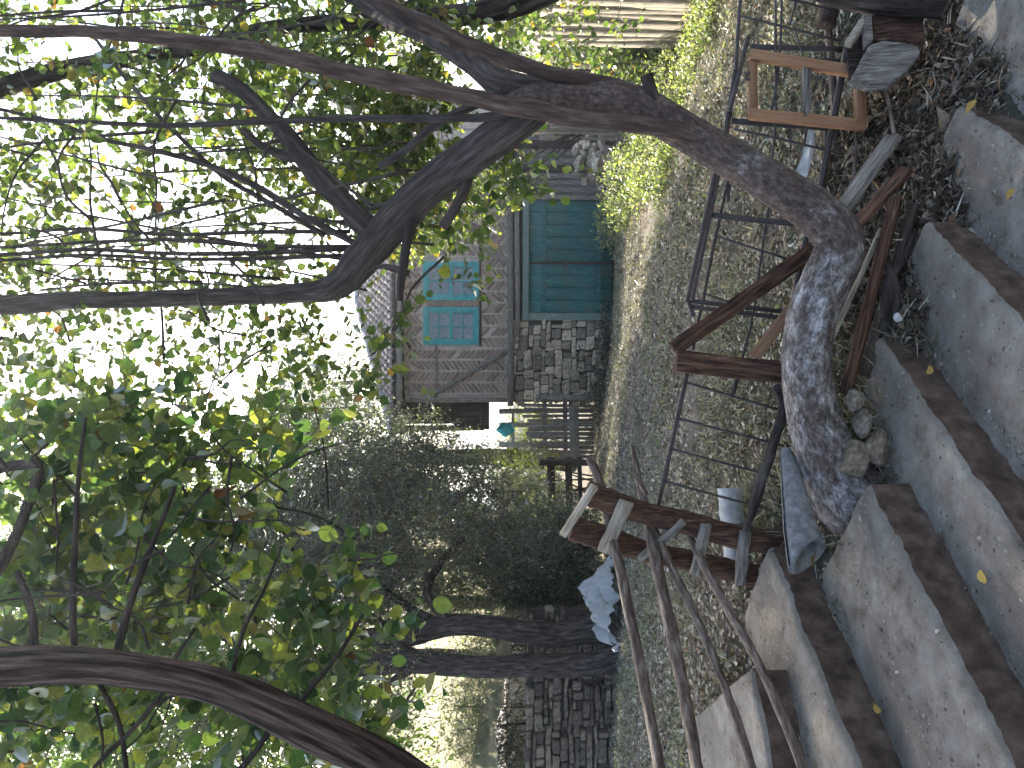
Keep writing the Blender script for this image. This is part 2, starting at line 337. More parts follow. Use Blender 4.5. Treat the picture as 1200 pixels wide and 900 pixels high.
# ------------------------------------------------------------------ terrain
CP = []   # X, Y, drop below the eye
def cpx(U, V, Y): p = Wp(V, 900 - U, Y); CP.append((p.x, p.y, CZ - p.z))
for a in ((420, 705, 16.5), (530, 718, 16.5), (665, 720, 16.3), (770, 718, 15), (120, 722, 11.6), (10, 716, 11.8), (230, 705, 13.5), (330, 698, 15.5),
          (400, 762, 8), (250, 740, 8.6), (150, 738, 8.8), (300, 850, 4.1), (100, 800, 4.8), (550, 800, 6), (560, 885, 4.0), (450, 905, 3.7), (700, 800, 6.6), (650, 760, 9), (780, 770, 9.5),
          (860, 818, 8.2), (900, 828, 7.3), (820, 900, 4.6), (700, 985, 3.35), (800, 1040, 3.25), (620, 1015, 3.15), (500, 985, 3.05), (340, 985, 2.95), (240, 905, 3.25), (60, 838, 3.5), (640, 930, 3.9), (900, 1100, 3.35), (850, 960, 3.9)):
    cpx(*a)
CP += [(1.7, 2.6, 2.1), (1.1, 2.3, 2.1), (1.9, 2.95, 1.98), (-2.5, 2.2, 1.35), (-1.4, 1.4, 1.75), (0, 1.7, 2.1), (1.2, 1.6, 2.35), (2.6, 2.0, 2.2), (0, -1, 2.9), (-4, 0, 1.8), (4, 0, 3.0), (5, 12, 2.4), (8, 18, 2.9), (-7, 8, 1.0), (0, 20, 2.85), (5, 20, 2.9), (-6, 18, 2.0)]
CP = np.array(CP)
def _phi(r2): return np.where(r2 > 0, .5 * r2 * np.log(r2 + 1e-12), 0)
_n = len(CP); _d2 = ((CP[:, None, :2] - CP[None, :, :2]) ** 2).sum(-1)
_A = np.zeros((_n + 3, _n + 3)); _A[:_n, :_n] = _phi(_d2) + np.eye(_n) * .05; _A[:_n, _n] = 1; _A[:_n, _n + 1:] = CP[:, :2]; _A[_n:, :_n] = _A[:_n, _n:].T
_w = np.linalg.solve(_A, np.concatenate([CP[:, 2], [0, 0, 0]]))
def ground(X, Y):
    X = np.asarray(X, float); Y = np.asarray(Y, float)
    x = np.clip(X, -8, 9).ravel(); y = np.clip(Y, -1.5, 20).ravel()
    d2 = (x[:, None] - CP[None, :, 0]) ** 2 + (y[:, None] - CP[None, :, 1]) ** 2
    drop = _phi(d2) @ _w[:_n] + _w[_n] + _w[_n + 1] * x + _w[_n + 2] * y
    return (CZ - drop).reshape(X.shape)
def gz(x, y): return float(ground(np.array([x]), np.array([y]))[0])
def gp(px, py, lift=0.0):
    """where the view ray of a pixel meets the ground"""
    Y = np.linspace(2.2, 22, 800); P = Wnp(np.full(800, px), np.full(800, py), Y); g = ground(P[:, 0], P[:, 1])
    k = np.argmax(P[:, 2] <= g); p = P[k]; return Vector((p[0], p[1], g[k] + lift))

def lumps(X, Y, amp):
    return amp * (np.sin(X * 7.1 + np.sin(Y * 5.3)) * .5 + np.sin(Y * 8.7 + X * 3.1) * .5 + np.sin(X * 19 + Y * 13) * .35 + np.sin(Y * 23 - X * 17) * .3)
def gridaxis(lo, hi, core_lo, core_hi, step, far):
    a = list(np.arange(core_lo, core_hi + 1e-6, step)); x = core_hi; s = step
    while x < hi: s *= far; x += s; a.append(x)
    x = core_lo; s = step; pre = []
    while x > lo: s *= far; x -= s; pre.append(x)
    return np.array(pre[::-1] + a)
gx = gridaxis(-400, 400, -4, 5, .12, 1.12); gy = gridaxis(-60, 700, 1.5, 10, .12, 1.1)
GX, GY = np.meshgrid(gx, gy); GZ = ground(GX, GY) + lumps(GX, GY, .014)
GZ -= np.where(GY > 30, (GY - 30) * .02, 0)
nx, ny = len(gx), len(gy); idx = np.arange(nx * ny).reshape(ny, nx)
Fq = np.stack([idx[:-1, :-1], idx[:-1, 1:], idx[1:, 1:], idx[1:, :-1]], -1).reshape(-1, 4)
g = link('ground', mesh_np('ground', np.stack([GX, GY, GZ], -1).reshape(-1, 3), Fq, None, True), m_soil); kind(g, 'structure', 'dry earthen yard with sparse grass sloping to the house')
# terrace and hillside above the stone wall on the left
hx = np.linspace(0, 1, 40); hy = np.linspace(0, 1, 60); HX, HY = np.meshgrid(hx, hy)
yy = 12.15 + HY ** 2 * 90; xr_ = -3.5 - (yy - 12) * .06; xx = xr_ - (HX ** 2) * (20 + (yy - 12) * 1.2)
zz = 2.12 + (yy - 12.15) * .17 + HX * 1.2 + lumps(xx, yy, .05) + np.sin(xx * .8 + yy * .5) * .12 * np.minimum(1, (yy - 12.1))
zz[:, 0] -= 2.5
ii = np.arange(zz.size).reshape(zz.shape)
kind(link('hillside', mesh_np('hillside', np.stack([xx, yy, zz], -1).reshape(-1, 3), np.stack([ii[:-1, :-1], ii[1:, :-1], ii[1:, 1:], ii[:-1, 1:]], -1).reshape(-1, 4), None, True), m_hill), 'structure', 'sunlit dry grass slope behind the stone wall')

# ------------------------------------------------------------------ concrete stairs
stairs = empty('concrete_stairs', Wz(1027, 395, CZ - 1.43), 'worn concrete steps stained brown on their risers', 'stairs')
ndir = Vector((.62, .785, 0)).normalized()
def step_mesh(name, e0, e1, z, back, seed, hgt=.42):
    """tread with a rounded, chipped nosing from e0 (far end) to e1, extended past the frame"""
    rg = np.random.default_rng(seed); d = (e1 - e0); L = d.length; d.normalize(); L = max(L, 1.2) * 1.25 + .8
    p = Vector((d.y, -d.x, 0)); p = p if p.x > 0 else -p       # outward, downhill
    ns = int(L / .022); prof = [(-back + .02 * k * back * 5, 0.0) for k in range(0, 10)] + [(-.05, 0), (-.02, -.002), (-.006, -.009), (0, -.022), (.002, -.06), (.004, -.12), (.006, -.2), (.008, -hgt)]
    prof = [q for i, q in enumerate(prof) if i < 10 and q[0] < -.06 or i >= 10]
    k = len(prof); V = []; ph = rg.uniform(0, 6, 6)
    for i in range(ns + 1):
        s = L * i / ns; c = e0 + d * s
        edge = .006 * math.sin(s * 3 + ph[0]) + .003 * math.sin(s * 17 + ph[1]) + rg.normal(0, .0032)
        chip = max(0, math.sin(s * 9 + ph[2]) * math.sin(s * 23 + ph[3]) - .6) * .018
        for j, (o, h) in enumerate(prof):
            oo = o + (edge if o > -.03 else 0) - (chip if -.012 < o and h > -.05 else 0)
            hh = h + (.004 * math.sin(s * 6 + o * 11 + ph[4]) + .003 * math.sin(o * 37 + s * 21) + rg.normal(0, .0008) if h > -.03 else rg.normal(0, .001))
            if o > -.03 and h > -.05: hh -= chip * .6
            q = c + p * (oo + (rg.normal(0, .0015) if h < -.03 else 0)); V.append((q.x, q.y, z + hh))
    V = np.array(V); Fc = []; mi = []
    for i in range(ns):
        for j in range(k - 1):
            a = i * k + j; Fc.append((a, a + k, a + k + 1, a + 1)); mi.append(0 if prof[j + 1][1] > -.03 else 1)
    # far-end face
    nb = len(V); low = V[:k].copy(); low[:, 2] = z - hgt; V = np.vstack([V, low])
    for j in range(k - 1): Fc.append((j, j + 1, nb + j + 1, nb + j)); mi.append(0)
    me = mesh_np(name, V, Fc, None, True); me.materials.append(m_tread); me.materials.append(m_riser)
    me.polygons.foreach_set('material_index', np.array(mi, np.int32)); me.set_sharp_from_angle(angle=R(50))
    return me
STEPS = [((878, 785), (899, 900), 1.00, .9), ((899, 640), (1000, 900), 1.14, .62), ((1015, 567), (1180, 900), 1.285, .6), ((1027, 395), (1197, 643), 1.43, .6), ((1083, 262), (1200, 388), 1.57, .55), ((1121, 122), (1200, 171), 1.71, .55), ((1150, -60), (1300, -4), 1.85, .6)]
STEP_E = []
for k, (a, b_, h, bk) in enumerate(STEPS):
    e0 = Wz(a[0], a[1], CZ - h); e1 = Wz(b_[0], b_[1], CZ - h)
    d = (e1 - e0).normalized(); STEP_E.append((e0, d, CZ - h))
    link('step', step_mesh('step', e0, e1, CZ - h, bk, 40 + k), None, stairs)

# ------------------------------------------------------------------ the house
HK = 16.5 / F; PX = 2.2
house = empty('brick_and_stone_house', (PX, 16.5, 0), 'old half-timbered house with teal double door, teal windows and tiled roof', 'house', rz=R(-4))
def hx_(U): return (U - 450) * HK - PX
def hz_(V): return CZ - (V - 560) * HK
def box(name, x0, x1, y0, y1, z0, z1, mat, parent, bev=.004):
    bm = bmesh.new(); bmesh.ops.create_cube(bm, size=1)
    for v in bm.verts: v.co = Vector(((x0 + x1) / 2 + v.co.x * (x1 - x0), (y0 + y1) / 2 + v.co.y * (y1 - y0), (z0 + z1) / 2 + v.co.z * (z1 - z0)))
    if bev: bmesh.ops.bevel(bm, geom=bm.edges[:], offset=bev, segments=1, affect='EDGES')
    me = bpy.data.meshes.new(name); bm.to_mesh(me); bm.free(); return link(name, me, mat, parent, None, True)
def hbar(name, a, b_, w_, t_, mat, parent=house, y=0, **k):
    """timber on the facade between (U, V) points, front face at local depth y"""
    return bar(name, (hx_(a[0]), y, hz_(a[1])), (hx_(b_[0]), y, hz_(b_[1])), w_, t_, mat, parent, (0, -1, 0), local=True, **k)
XL, XR = hx_(428), hx_(790); ZB, ZE, ZF = -.35, hz_(468), hz_(600)
DL, DR, DT = hx_(525), hx_(668), hz_(612)
# bodies of the two storeys
upper = box('brick_wall', XL, XR, .03, 4.6, ZF, ZE + .1, m_mortar, house, 0)
lower = box('stone_wall', XL, DL, .06, .5, ZB, ZF - .002, m_stone_core, house, 0)
box('rear_wall', XL + .02, XR - .02, 4.1, 4.55, ZB, ZF - .003, m_stone_core, house, 0)
box('side_wall', XR - .5, XR - .01, .5, 4.09, ZB, ZF - .004, m_stone_core, house, 0)
box('gable_wall', XL + .01, XL + .5, .51, 4.08, ZB, ZF - .004, m_stone_core, house, 0)
box('inner_partition', DL, XR - .51, .62, .7, ZB, ZF - .005, m_dark, house, 0)
# stones: shared block shapes, one object each
ROCKS = [rock_mesh('stone_shape', 500 + i) for i in range(8)]
ROCKM = {}
def rock(mat, k):
    if (mat.name, k) not in ROCKM:
        me = ROCKS[k].copy(); me.materials.clear(); me.materials.append(mat); ROCKM[(mat.name, k)] = me
    return ROCKM[(mat.name, k)]
def lay_stones(parent, rg, x0, x1, z0, z1, y, mat, rh=(.07, .2), ln=(.12, .42), thick=.16, frame=None, local=True, top=None, slope=.0):
    z = z0; n = 0
    while z < z1 - .03:
        h = min(rg.uniform(*rh), z1 - z); x = x0 + rg.normal(0, .05); xe = x1 + rg.normal(0, .05)
        while x < xe - .02:
            l = rg.uniform(*ln) * (1.3 if h < .1 else 1); l = min(l, xe - x)
            if l > .04:
                hh = h * (1 if rg.random() < .75 else rg.uniform(.55, .8))
                me = rock(mat, int(rg.integers(8)))
                m = Matrix.Translation((x + l / 2, y + rg.normal(0, .012), z + hh / 2)) @ Euler((rg.normal(0, .05), rg.normal(0, .06), rg.normal(0, .06))).to_matrix().to_4x4() @ Matrix.Diagonal((l * .99, thick, hh * 1.0, 1))
                if frame is not None: m = frame @ m
                link('stone', me, None, parent, m, local); n += 1
                if hh < h * .9 and h - hh > .03:
                    m2 = Matrix.Translation((x + l / 2, y + .015, z + hh + (h - hh) / 2)) @ Matrix.Diagonal((l * .8, thick, (h - hh) * .98, 1))
                    if frame is not None: m2 = frame @ m2
                    link('stone', rock(mat, int(rg.integers(8))), None, parent, m2, local); n += 1
            x += l + .012
        z += h + .012
    return n
rg = np.random.default_rng(7)
def lay_wall(parent, rg, x0, x1, *a):
    x = x0
    while x < x1 - .05:
        w_ = min(rg.uniform(.38, .8), x1 - x)
        if x1 - x - w_ < .25: w_ = x1 - x
        lay_stones(parent, rg, x, x + w_, a[0] - rg.uniform(0, .06), *a[1:]); x += w_ + .008
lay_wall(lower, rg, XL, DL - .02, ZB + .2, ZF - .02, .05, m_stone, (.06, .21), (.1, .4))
# horizontal beams, posts, braces
hbar('beam', (424, 599), (792, 596.5), .125, .14, m_wood_grey, y=-.03)
hbar('beam', (510, 606.5), (690, 605), .1, .16, m_wood_grey, y=-.05)
hbar('eave_beam', (424, 470), (792, 466), .15, .14, m_wood_dark, y=.0)
hbar('corner_post', (431, 474), (431, 594), .1, .12, m_wood_grey, y=-.005)
hbar('brace', (436, 504), (489, 594), .085, .05, m_wood_grey, y=-.03)
hbar('brace', (608, 570), (590, 597), .075, .06, m_wood_grey, y=-.045)
hbar('rail', (433, 511), (494, 511), .045, .05, m_wood_grey, y=.0)
hbar('sill_rail', (494, 563), (640, 563), .04, .06, m_wood_dark, y=-.005)
hbar('short_post', (478, 568), (478, 581), .2, .05, m_wood_grey, y=.005)
# herringbone brick infill between upright laths
BR = rock_mesh('brick', 77, .03, .1); BR.materials.append(m_brick)
WIN = [(548, 593), (496, 540)]; WV = (496, 561)
rg = np.random.default_rng(11); U = 438; col = 0; nb = 0
while U < 770:
    wd = 13.4
    z = ZF + .09; up = 1 if col % 2 else -1
    inwin = any(a - 9 < U + wd / 2 < c + 9 for a, c in WIN) and not 540.5 < U + wd / 2 < 547.5
    spans = [(ZF + .06, ZE - .06)] if not any(a - 4 < U + wd / 2 < c + 4 for a, c in WIN) else [(ZF + .06, hz_(WV[1]) - .05), (hz_(WV[0]) + .04, ZE - .06)]
    for z0, z1 in spans:
        if col % 7 != 3 or True:
            bar('lath', (hx_(U), .01, z0 - .02), (hx_(U) + rg.normal(0, .008), .01, z1 + .02), .026, .05, m_mortar, house, (0, -1, 0), local=True, segs=4)
        z = z0 + .07
        while z < z1 - .05:
            # bricks under the diagonal brace are hidden by it
            if nb < 300 and rg.random() > .03:
                m = Matrix.Translation((hx_(U + wd / 2), .025 + rg.normal(0, .004), z)) @ Matrix.Rotation(up * R(40 + rg.normal(0, 4)), 4, 'Y') @ Matrix.Diagonal((.225, .06, .052 + rg.normal(0, .004), 1))
                link('brick', BR, None, upper, m, True); nb += 1
            z += .103 + rg.normal(0, .004)
    U += wd; col += 1
# bricks stacked between the two windows
for i in range(9):
    z = hz_(WV[1]) + .06 + i * .122
    m = Matrix.Translation((hx_(544.2), .01, z)) @ Matrix.Diagonal((.1, .06, .105, 1)); link('brick', BR, None, upper, m, True)
# windows
for a, c in WIN:
    x0, x1, z0, z1 = hx_(a), hx_(c), hz_(WV[1]), hz_(WV[0]); fwid = .085
    def frame_mesh(x0, x1, z0, z1, wl, y0, y1, extra=()):
        bm = bmesh.new()
        def bx(a0, a1, c0, c1):
            r = bmesh.ops.create_cube(bm, size=1)
            for v in r['verts']: v.co = Vector(((a0 + a1) / 2 + v.co.x * (a1 - a0), (y0 + y1) / 2 + v.co.y * (y1 - y0), (c0 + c1) / 2 + v.co.z * (c1 - c0)))
        bx(x0, x0 + wl, z0, z1); bx(x1 - wl, x1, z0, z1); bx(x0 + wl, x1 - wl, z0, z0 + wl); bx(x0 + wl, x1 - wl, z1 - wl, z1)
        for e in extra: bx(*e)
        me = bpy.data.meshes.new('frame'); bm.to_mesh(me); bm.free(); return me
    wn = link('window', frame_mesh(x0, x1, z0, z1, fwid, -.03, .06), m_teal_win, house, None, True)
    zm = (z0 + z1) / 2
    for s0, s1 in ((z0 + fwid, zm), (zm, z1 - fwid)):
        xm = (x0 + x1) / 2; zc = (s0 + s1) / 2; a0, a1 = x0 + fwid, x1 - fwid
        link('sash', frame_mesh(a0 + .002, a1 - .002, s0 + .002, s1 - .002, .032, -.012, .025, ((xm - .011, xm + .011, s0 + .034, s1 - .034),)), m_teal_win, wn, None, True)
        for pa, pb in ((a0 + .03, xm - .009), (xm + .009, a1 - .03)):
            for qa, qb in ((s0 + .03, zc - .008), (zc + .008, s1 - .03)):
                box('pane', pa, pb, .004, .008, qa, qb, m_glass, wn, 0)
        box('glazing_bar', a0 + .034, xm - .012, -.008, .02, zc - .009, zc + .009, m_teal_win, wn, 0)
        box('glazing_bar', xm + .012, a1 - .034, -.008, .02, zc - .009, zc + .009, m_teal_win, wn, 0)
    rgc = np.random.default_rng(int(a)); nn = 28; CV = []
    for i in range(nn + 1):
        x = x0 + fwid + (x1 - x0 - 2 * fwid) * i / nn; CV += [(x, .027 + .006 * math.sin(i * 1.3), z0 + fwid), (x, .027 + .006 * math.sin(i * 1.1), z1 - fwid - .12)]
    link('curtain', mesh_np('curtain', CV, [(2 * i, 2 * i + 2, 2 * i + 3, 2 * i + 1) for i in range(nn)]), m_curtain, wn, None, True)
    box('window_recess', x0 + .05, x1 - .05, .0345, .0355, z0 + .05, z1 - .05, m_dark, wn, 0)
# teal double door with its frame
box('door_lintel', DL - .01, DR + .02, -.07, .1, DT - .13, DT - .005, m_green_frame, house)
box('door_jamb', DL + .0, DL + .15, -.06, .1, ZB, DT - .135, m_green_frame, house)
box('door_jamb', DR - .05, DR + .04, -.06, .1, ZB, DT - .135, m_wood_grey, house)
dm = hx_(592); zt = DT - .14; zb = hz_(719)
for (x0, x1, n) in ((DL + .155, dm - .012, 4), (dm + .012, DR - .055, 5)):
    leaf = box('door_leaf', x0, x1, .03, .05, zb, zt, m_teal, house, 0)
    for i in range(n):
        w_ = (x1 - x0) / n
        pl = bar('plank', (x0 + w_ * (i + .5), .012, zb + rg.uniform(0, .02)), (x0 + w_ * (i + .5), .012, zt - .004), w_ - .007, .035, m_teal, leaf, (0, -1, 0), .006, 4, True)
    for zc in (zb + .3, zt - .3): box('batten', x0 + .03, x1 - .03, -.025, -.008, zc - .05, zc + .05, m_teal, leaf, .004)
box('door_edge_strip', dm - .022, dm + .022, -.03, -.007, zb, zt, m_wood_dark, house)
box('latch', dm - .17, dm + .1, -.045, -.031, (zb + zt) / 2 + .1, (zb + zt) / 2 + .14, m_rust, house)
# plank wall right of the door
rg = np.random.default_rng(5); x = DR + .05
while x < XR:
    w_ = rg.uniform(.13, .2)
    bar('plank', (x + w_ / 2, .05 + rg.normal(0, .006), ZB + .1), (x + w_ / 2 + rg.normal(0, .008), .05, ZF - .04), w_ - .008, .03, m_wood_grey if rg.random() < .6 else m_wood_dark, house, (0, -1, 0), .01, 4, True)
    x += w_
# dark boarded balcony left of the facade, under the same roof
xb = hx_(388)
bal = box('balcony_floor', xb, XL - .004, 1.0, 4.4, ZF + .45, ZF + .56, m_wood_dark, house, .005)
box('balcony_wall', xb + .05, XL - .004, 1.7, 1.76, ZF + .561, ZE, m_wood_dark, house, 0)
for i in range(5):
    xx_ = xb + .1 + i * .14; bar('plank', (xx_, 1.08, ZF + .562), (xx_, 1.08, ZF + 1.25 + .04 * (i % 2)), .13, .025, m_wood_dark, house, (0, -1, 0), .01, 3, True)
bar('balcony_post', (xb + .04, 1.02, ZF + .562), (xb + .04, 1.02, ZE), .12, .12, m_wood_dark, house, (0, -1, 0), local=True)
# hipped roof with barrel tiles
XE0, XE1 = hx_(394), hx_(800); YE0, YE1 = -.42, 5.0; SL = .4; ZR0 = ZE + .06; half = (YE1 - YE0) / 2
def roofz(x, y): return ZR0 + SL * np.minimum(np.minimum(y - YE0, YE1 - y), np.minimum(x - XE0, XE1 - x))
c = [(XE0, YE0, ZR0), (XE1, YE0, ZR0), (XE1, YE1, ZR0), (XE0, YE1, ZR0), (XE0 + half, YE0 + half, ZR0 + SL * half), (XE1 - half, YE0 + half, ZR0 + SL * half)]
me = bpy.data.meshes.new('roof'); me.from_pydata([(a[0], a[1], a[2] - .03) for a in c], [], [(0, 1, 5, 4), (1, 2, 5), (2, 3, 4, 5), (3, 0, 4), (3, 2, 1, 0)]); roof = link('roof', me, m_wood_dark, house, None, True)
bar('fascia', (XE0, YE0 + .02, ZR0 - .09), (XE1, YE0 + .02, ZR0 - .09), .11, .03, m_wood_grey, house, (0, -1, 0), local=True)
mb = MB(); rg = np.random.default_rng(3)
def tile_patch(fn, along0, along1, clip):
    """fn(a, s) -> point on the slope; a along the eave, s up the slope"""
    tw, tl = .155, .3
    for r_ in range(int(half * 1.08 / (tl * .8)) + 1):
        s0 = r_ * tl * .8; lo, hi = along0 + clip * s0 / 1.077, along1 - clip * s0 / 1.077
        k = 0
        a = lo
        while a < hi:
            aa = a + rg.normal(0, .008); ll = tl + rg.normal(0, .012); V = []
            for e, (s, lift) in enumerate(((s0, .045), (s0 + ll, .018))):
                for j in range(6):
                    th = math.pi * j / 5; wv = tw * (.56 if e == 0 else .47)
                    p = fn(aa + tw / 2 - math.cos(th) * wv, s); V.append((p[0], p[1], p[2] + lift + math.sin(th) * .05))
                    # thickness at the lower lip
            for j in range(6):
                th = math.pi * j / 5; p = fn(aa + tw / 2 - math.cos(th) * tw * .46, s0); V.append((p[0], p[1], p[2] + .025 + math.sin(th) * .036))
            mb.add(V, [(j, j + 1, 6 + j + 1, 6 + j) for j in range(5)] + [(12 + j, 12 + j + 1, j + 1, j) for j in range(5)])
            a += tw
q = 1 / math.hypot(1, SL)
tile_patch(lambda a, s: (a, YE0 - .03 + s * q, ZR0 + (s * q - .03) * SL), XE0, XE1, 1.0)
tile_patch(lambda a, s: (XE0 - .03 + s * q, a, ZR0 + (s * q - .03) * SL), YE0, YE1, 1.0)
kind(link('roof_tiles', mb.mesh('roof_tiles', False), m_tile, house, None, True), 'stuff')
RT = MB(); V, Fc, A = tube([((0, 0, 0), .1), ((0, 0, .36), .085)], 10, 1, 0); RT.add(V, Fc, A); rtm = RT.mesh('ridge_tile'); rtm.materials.append(m_ridge)
h0 = Vector(c[0]); h1 = Vector(c[4]); nR = int((h1 - h0).length / .31)
for i in range(nR):
    p = h0 + (h1 - h0) * (i / nR); m = along(p + Vector((0, 0, .03)), p + (h1 - h0) * .1 + Vector((0, 0, .05))); link('ridge_tile', rtm, None, house, m, True)
h2 = Vector(c[5]); nR = int((h2 - h1).length / .31)
for i in range(nR):
    p = h1 + (h2 - h1) * (i / nR); m = along(p + Vector((0, 0, .03)), p + Vector((.3, 0, .035))); link('ridge_tile', rtm, None, house, m, True)

# ------------------------------------------------------------------ stone wall on the left
wx0, wx1, wy = -7.4, -2.62, 12.0
rw = empty('dry_stone_wall', (-4.2, wy, .7), 'dry stone retaining wall behind the two dark tree trunks', 'wall')
core = box('wall_core', -3.2, .7, .02, .35, -.6, 1.36, m_stone_core, rw, 0)
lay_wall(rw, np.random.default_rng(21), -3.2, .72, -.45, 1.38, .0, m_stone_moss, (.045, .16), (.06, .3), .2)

# ------------------------------------------------------------------ picket fence and rails beside the house
pf = empty('picket_fence', (hx_(395) + PX, 16.75, .2), 'grey picket fence section joined to the house corner', 'fence')
rg = np.random.default_rng(8); Yp = 16.75
for i in range(13):
    py = 476 + i * 5.4; top = 615 + rg.normal(0, 3) + max(0, (i - 3)) * 1.2; bar('picket', Wp(top, py + rg.normal(0, 1), Yp), Wp(696, py, Yp), .06 + rg.uniform(0, .03), .025, m_wood_grey, pf, segs=4)
for px in (638, 662): bar('rail', Wp(px, 470, Yp + .05), Wp(px + 1, 545, Yp + .05), .09, .05, m_wood_grey, pf)
bar('board', Wp(672, 472, Yp - .06), Wp(674, 545, Yp - .06), .2, .025, m_wood_grey, pf)
bar('post', Wp(690, 466, 16.6), Wp(628, 466, 16.6), .13, .13, m_wood_grey, pf)
rf = empty('rail_fence', Wp(690, 570, 15.2), 'low rail fence in the shade under the yellow-green bush', 'fence')
for px, w_ in ((645, 9), (666, 8), (679, 5)): pbar('rail', (px, 536, 15.4), (px + 2, 612, 14.9), w_, .05, m_wood_dark, rf)
for py in (542, 604): pbar('post', (632, py, 15.25), (694, py, 15.25), 7, .1, m_wood_dark, rf)

# ------------------------------------------------------------------ palisade on the right
pal = empty('palisade_fence', (3.56, 7.6, gz(3.56, 7.6)), 'pale upright board fence in streaky sunlight at the yard edge', 'fence')
rg = np.random.default_rng(15); y = 8.25
while y > 4.6:
    w_ = rg.uniform(.085, .12); zb = gz(3.55, y) - .05; top = CZ - (632 - 560) / F * 7.9 + rg.normal(0, .05) + (8.2 - y) * .02
    bar('board', (3.55 + rg.normal(0, .01), y, zb), (3.57 + rg.normal(0, .02), y + rg.normal(0, .02), top), w_, .025, m_wood_pale, pal, (-1, 0, 0), .02, 6)
    y -= w_ + .012
for z in (.5, 1.25): bar('rail', (3.62, 8.3, gz(3.6, 8) + z), (3.62, 4.6, gz(3.6, 5) + z), .07, .04, m_wood_grey, pal, (-1, 0, 0))
pal2 = empty('old_board_fence', (4.05, 10.3, gz(4.05, 10.3)), 'older broken board fence further back beyond the pale one', 'fence')
y = 9.5
while y < 13.2:
    w_ = rg.uniform(.1, .15); zb = gz(4.05, y) - .05
    bar('board', (4.05 + rg.normal(0, .02), y, zb), (4.07 + rg.normal(0, .05), y + rg.normal(0, .06), zb + rg.uniform(1.15, 1.6)), w_, .025, m_wood_pale if rg.random() < .6 else m_wood_grey, pal2, (-1, 0, 0), .02, 5)
    y += w_ + rg.uniform(.01, .06)
for z in (.45, 1.1): bar('rail', (4.12, 9.4, gz(4.05, 9.5) + z), (4.12, 13.2, gz(4.05, 13) + z), .07, .04, m_wood_grey, pal2, (-1, 0, 0))

# ------------------------------------------------------------------ slip-rail gate: two posts, cross slats, four poles
gate = empty('slip_rail_post', Wp(915, 655, 3.2), 'pair of rough reddish posts joined by nailed slats beside the top step', 'gate post')
ptube('post', [(687, 578, 30, 3.2), (720, 589, 31, 3.2), (760, 602, 29, 3.2), (800, 613, 28, 3.2), (850, 625, 27, 3.2), (935, 641, 28, 3.2)], m_wood_red, gate, sides=8, sub=4, rough=.09, seed=1)
ptube('post', [(670, 619, 27, 3.34), (700, 629, 28, 3.34), (750, 643, 27, 3.34), (800, 656, 27, 3.34), (850, 667, 26, 3.34), (915, 679, 27, 3.34)], m_wood_red, gate, sides=8, sub=4, rough=.09, seed=2)
fN = (-.3, -1, .1)
for a, b_, w_, m in (((697, 569, 3.13), (660, 627, 3.25), 9, m_wood_pale), ((734, 588, 3.12), (708, 646, 3.24), 17, m_wood_pale), ((801, 611, 3.14), (749, 655, 3.26), 9, m_wood_grey), ((827, 615, 3.13), (815, 672, 3.25), 12, m_wood_grey), ((873, 623, 3.13), (867, 684, 3.25), 13, m_wood_grey)):
    pbar('slat', a, b_, w_, .022, m, gate, fN, jit=.04)
pg = 'loose poles slid between the gate posts'
for lab, L, s in (('topmost of the four grey gate poles, thin and straight', [(692, 538, 11, 3.45), (706, 575, 11, 3.35), (722, 645, 12, 3.18), (740, 730, 13, 2.95), (757, 815, 13, 2.7), (774, 905, 14, 2.4), (785, 965, 15, 2.2)], 1),
               ('second gate pole from the top, thickest one with a forked tip', [(741, 524, 5, 3.55), (748, 560, 8, 3.45), (757, 600, 11, 3.33), (768, 655, 14, 3.16), (787, 740, 15, 2.92), (803, 820, 15, 2.68), (818, 905, 15, 2.38), (830, 970, 16, 2.15)], 2),
               ('third gate pole from the top, slim and slightly bowed', [(763, 612, 8, 3.27), (785, 660, 10, 3.12), (812, 715, 10, 2.95), (838, 775, 10, 2.77), (862, 840, 11, 2.58), (883, 905, 11, 2.38), (905, 975, 12, 2.15)], 3),
               ('lowest gate pole, brown and crooked above the top step', [(805, 622, 9, 3.27), (830, 672, 11, 3.1), (858, 722, 11, 2.93), (885, 770, 11, 2.77), (913, 830, 12, 2.57), (944, 908, 13, 2.32), (968, 975, 13, 2.1)], 4)):
    o = ptube('gate_pole', L, m_pole, None, sides=10, sub=7, rough=.045, seed=s + 30); tag(o, lab, 'pole', pg)
    if s == 2: ptube('broken_twig', [(758, 580, 6, 3.34), (748, 562, 6, 3.36), (739, 548, 5, 3.38)], m_pole, o, sides=6, sub=3, seed=77)

# ------------------------------------------------------------------ metal railing pieces
rl = empty('rod_railing', Wp(900, 520, 3.35), 'rusty railing of thin steel rods left of the wooden post', 'railing')
def rod(par, pts, name='rod', Yd=3.35):
    ptube(name, [(p[0], p[1], p[2], p[3] if len(p) > 3 else Yd) for p in pts], m_rust, par, sides=6, sub=3, rough=.03, seed=int(pts[0][0]))
pbar('top_bar', (808, 425, 3.4), (771, 594, 3.4), 5, .008, m_rust, rl, jit=.01)
for a, b_ in (((804, 448), (912, 480)), ((794, 490), (932, 526)), ((787, 526), (936, 566)), ((779, 564), (905, 598))): rod(rl, [(*a, 3.2, 3.4), ((a[0] + b_[0]) / 2 - 1, (a[1] + b_[1]) / 2, 3.2, 3.38), (*b_, 3.2, 3.34)])
rod(rl, [(868, 428, 5, 3.38), (863, 445, 5, 3.38), (858, 464, 5, 3.38)], 'bracket')
grid = empty('steel_grid_panel', Wp(920, 330, 3.4), 'angle-iron framed steel grid panel behind the leaning brown beam', 'panel')
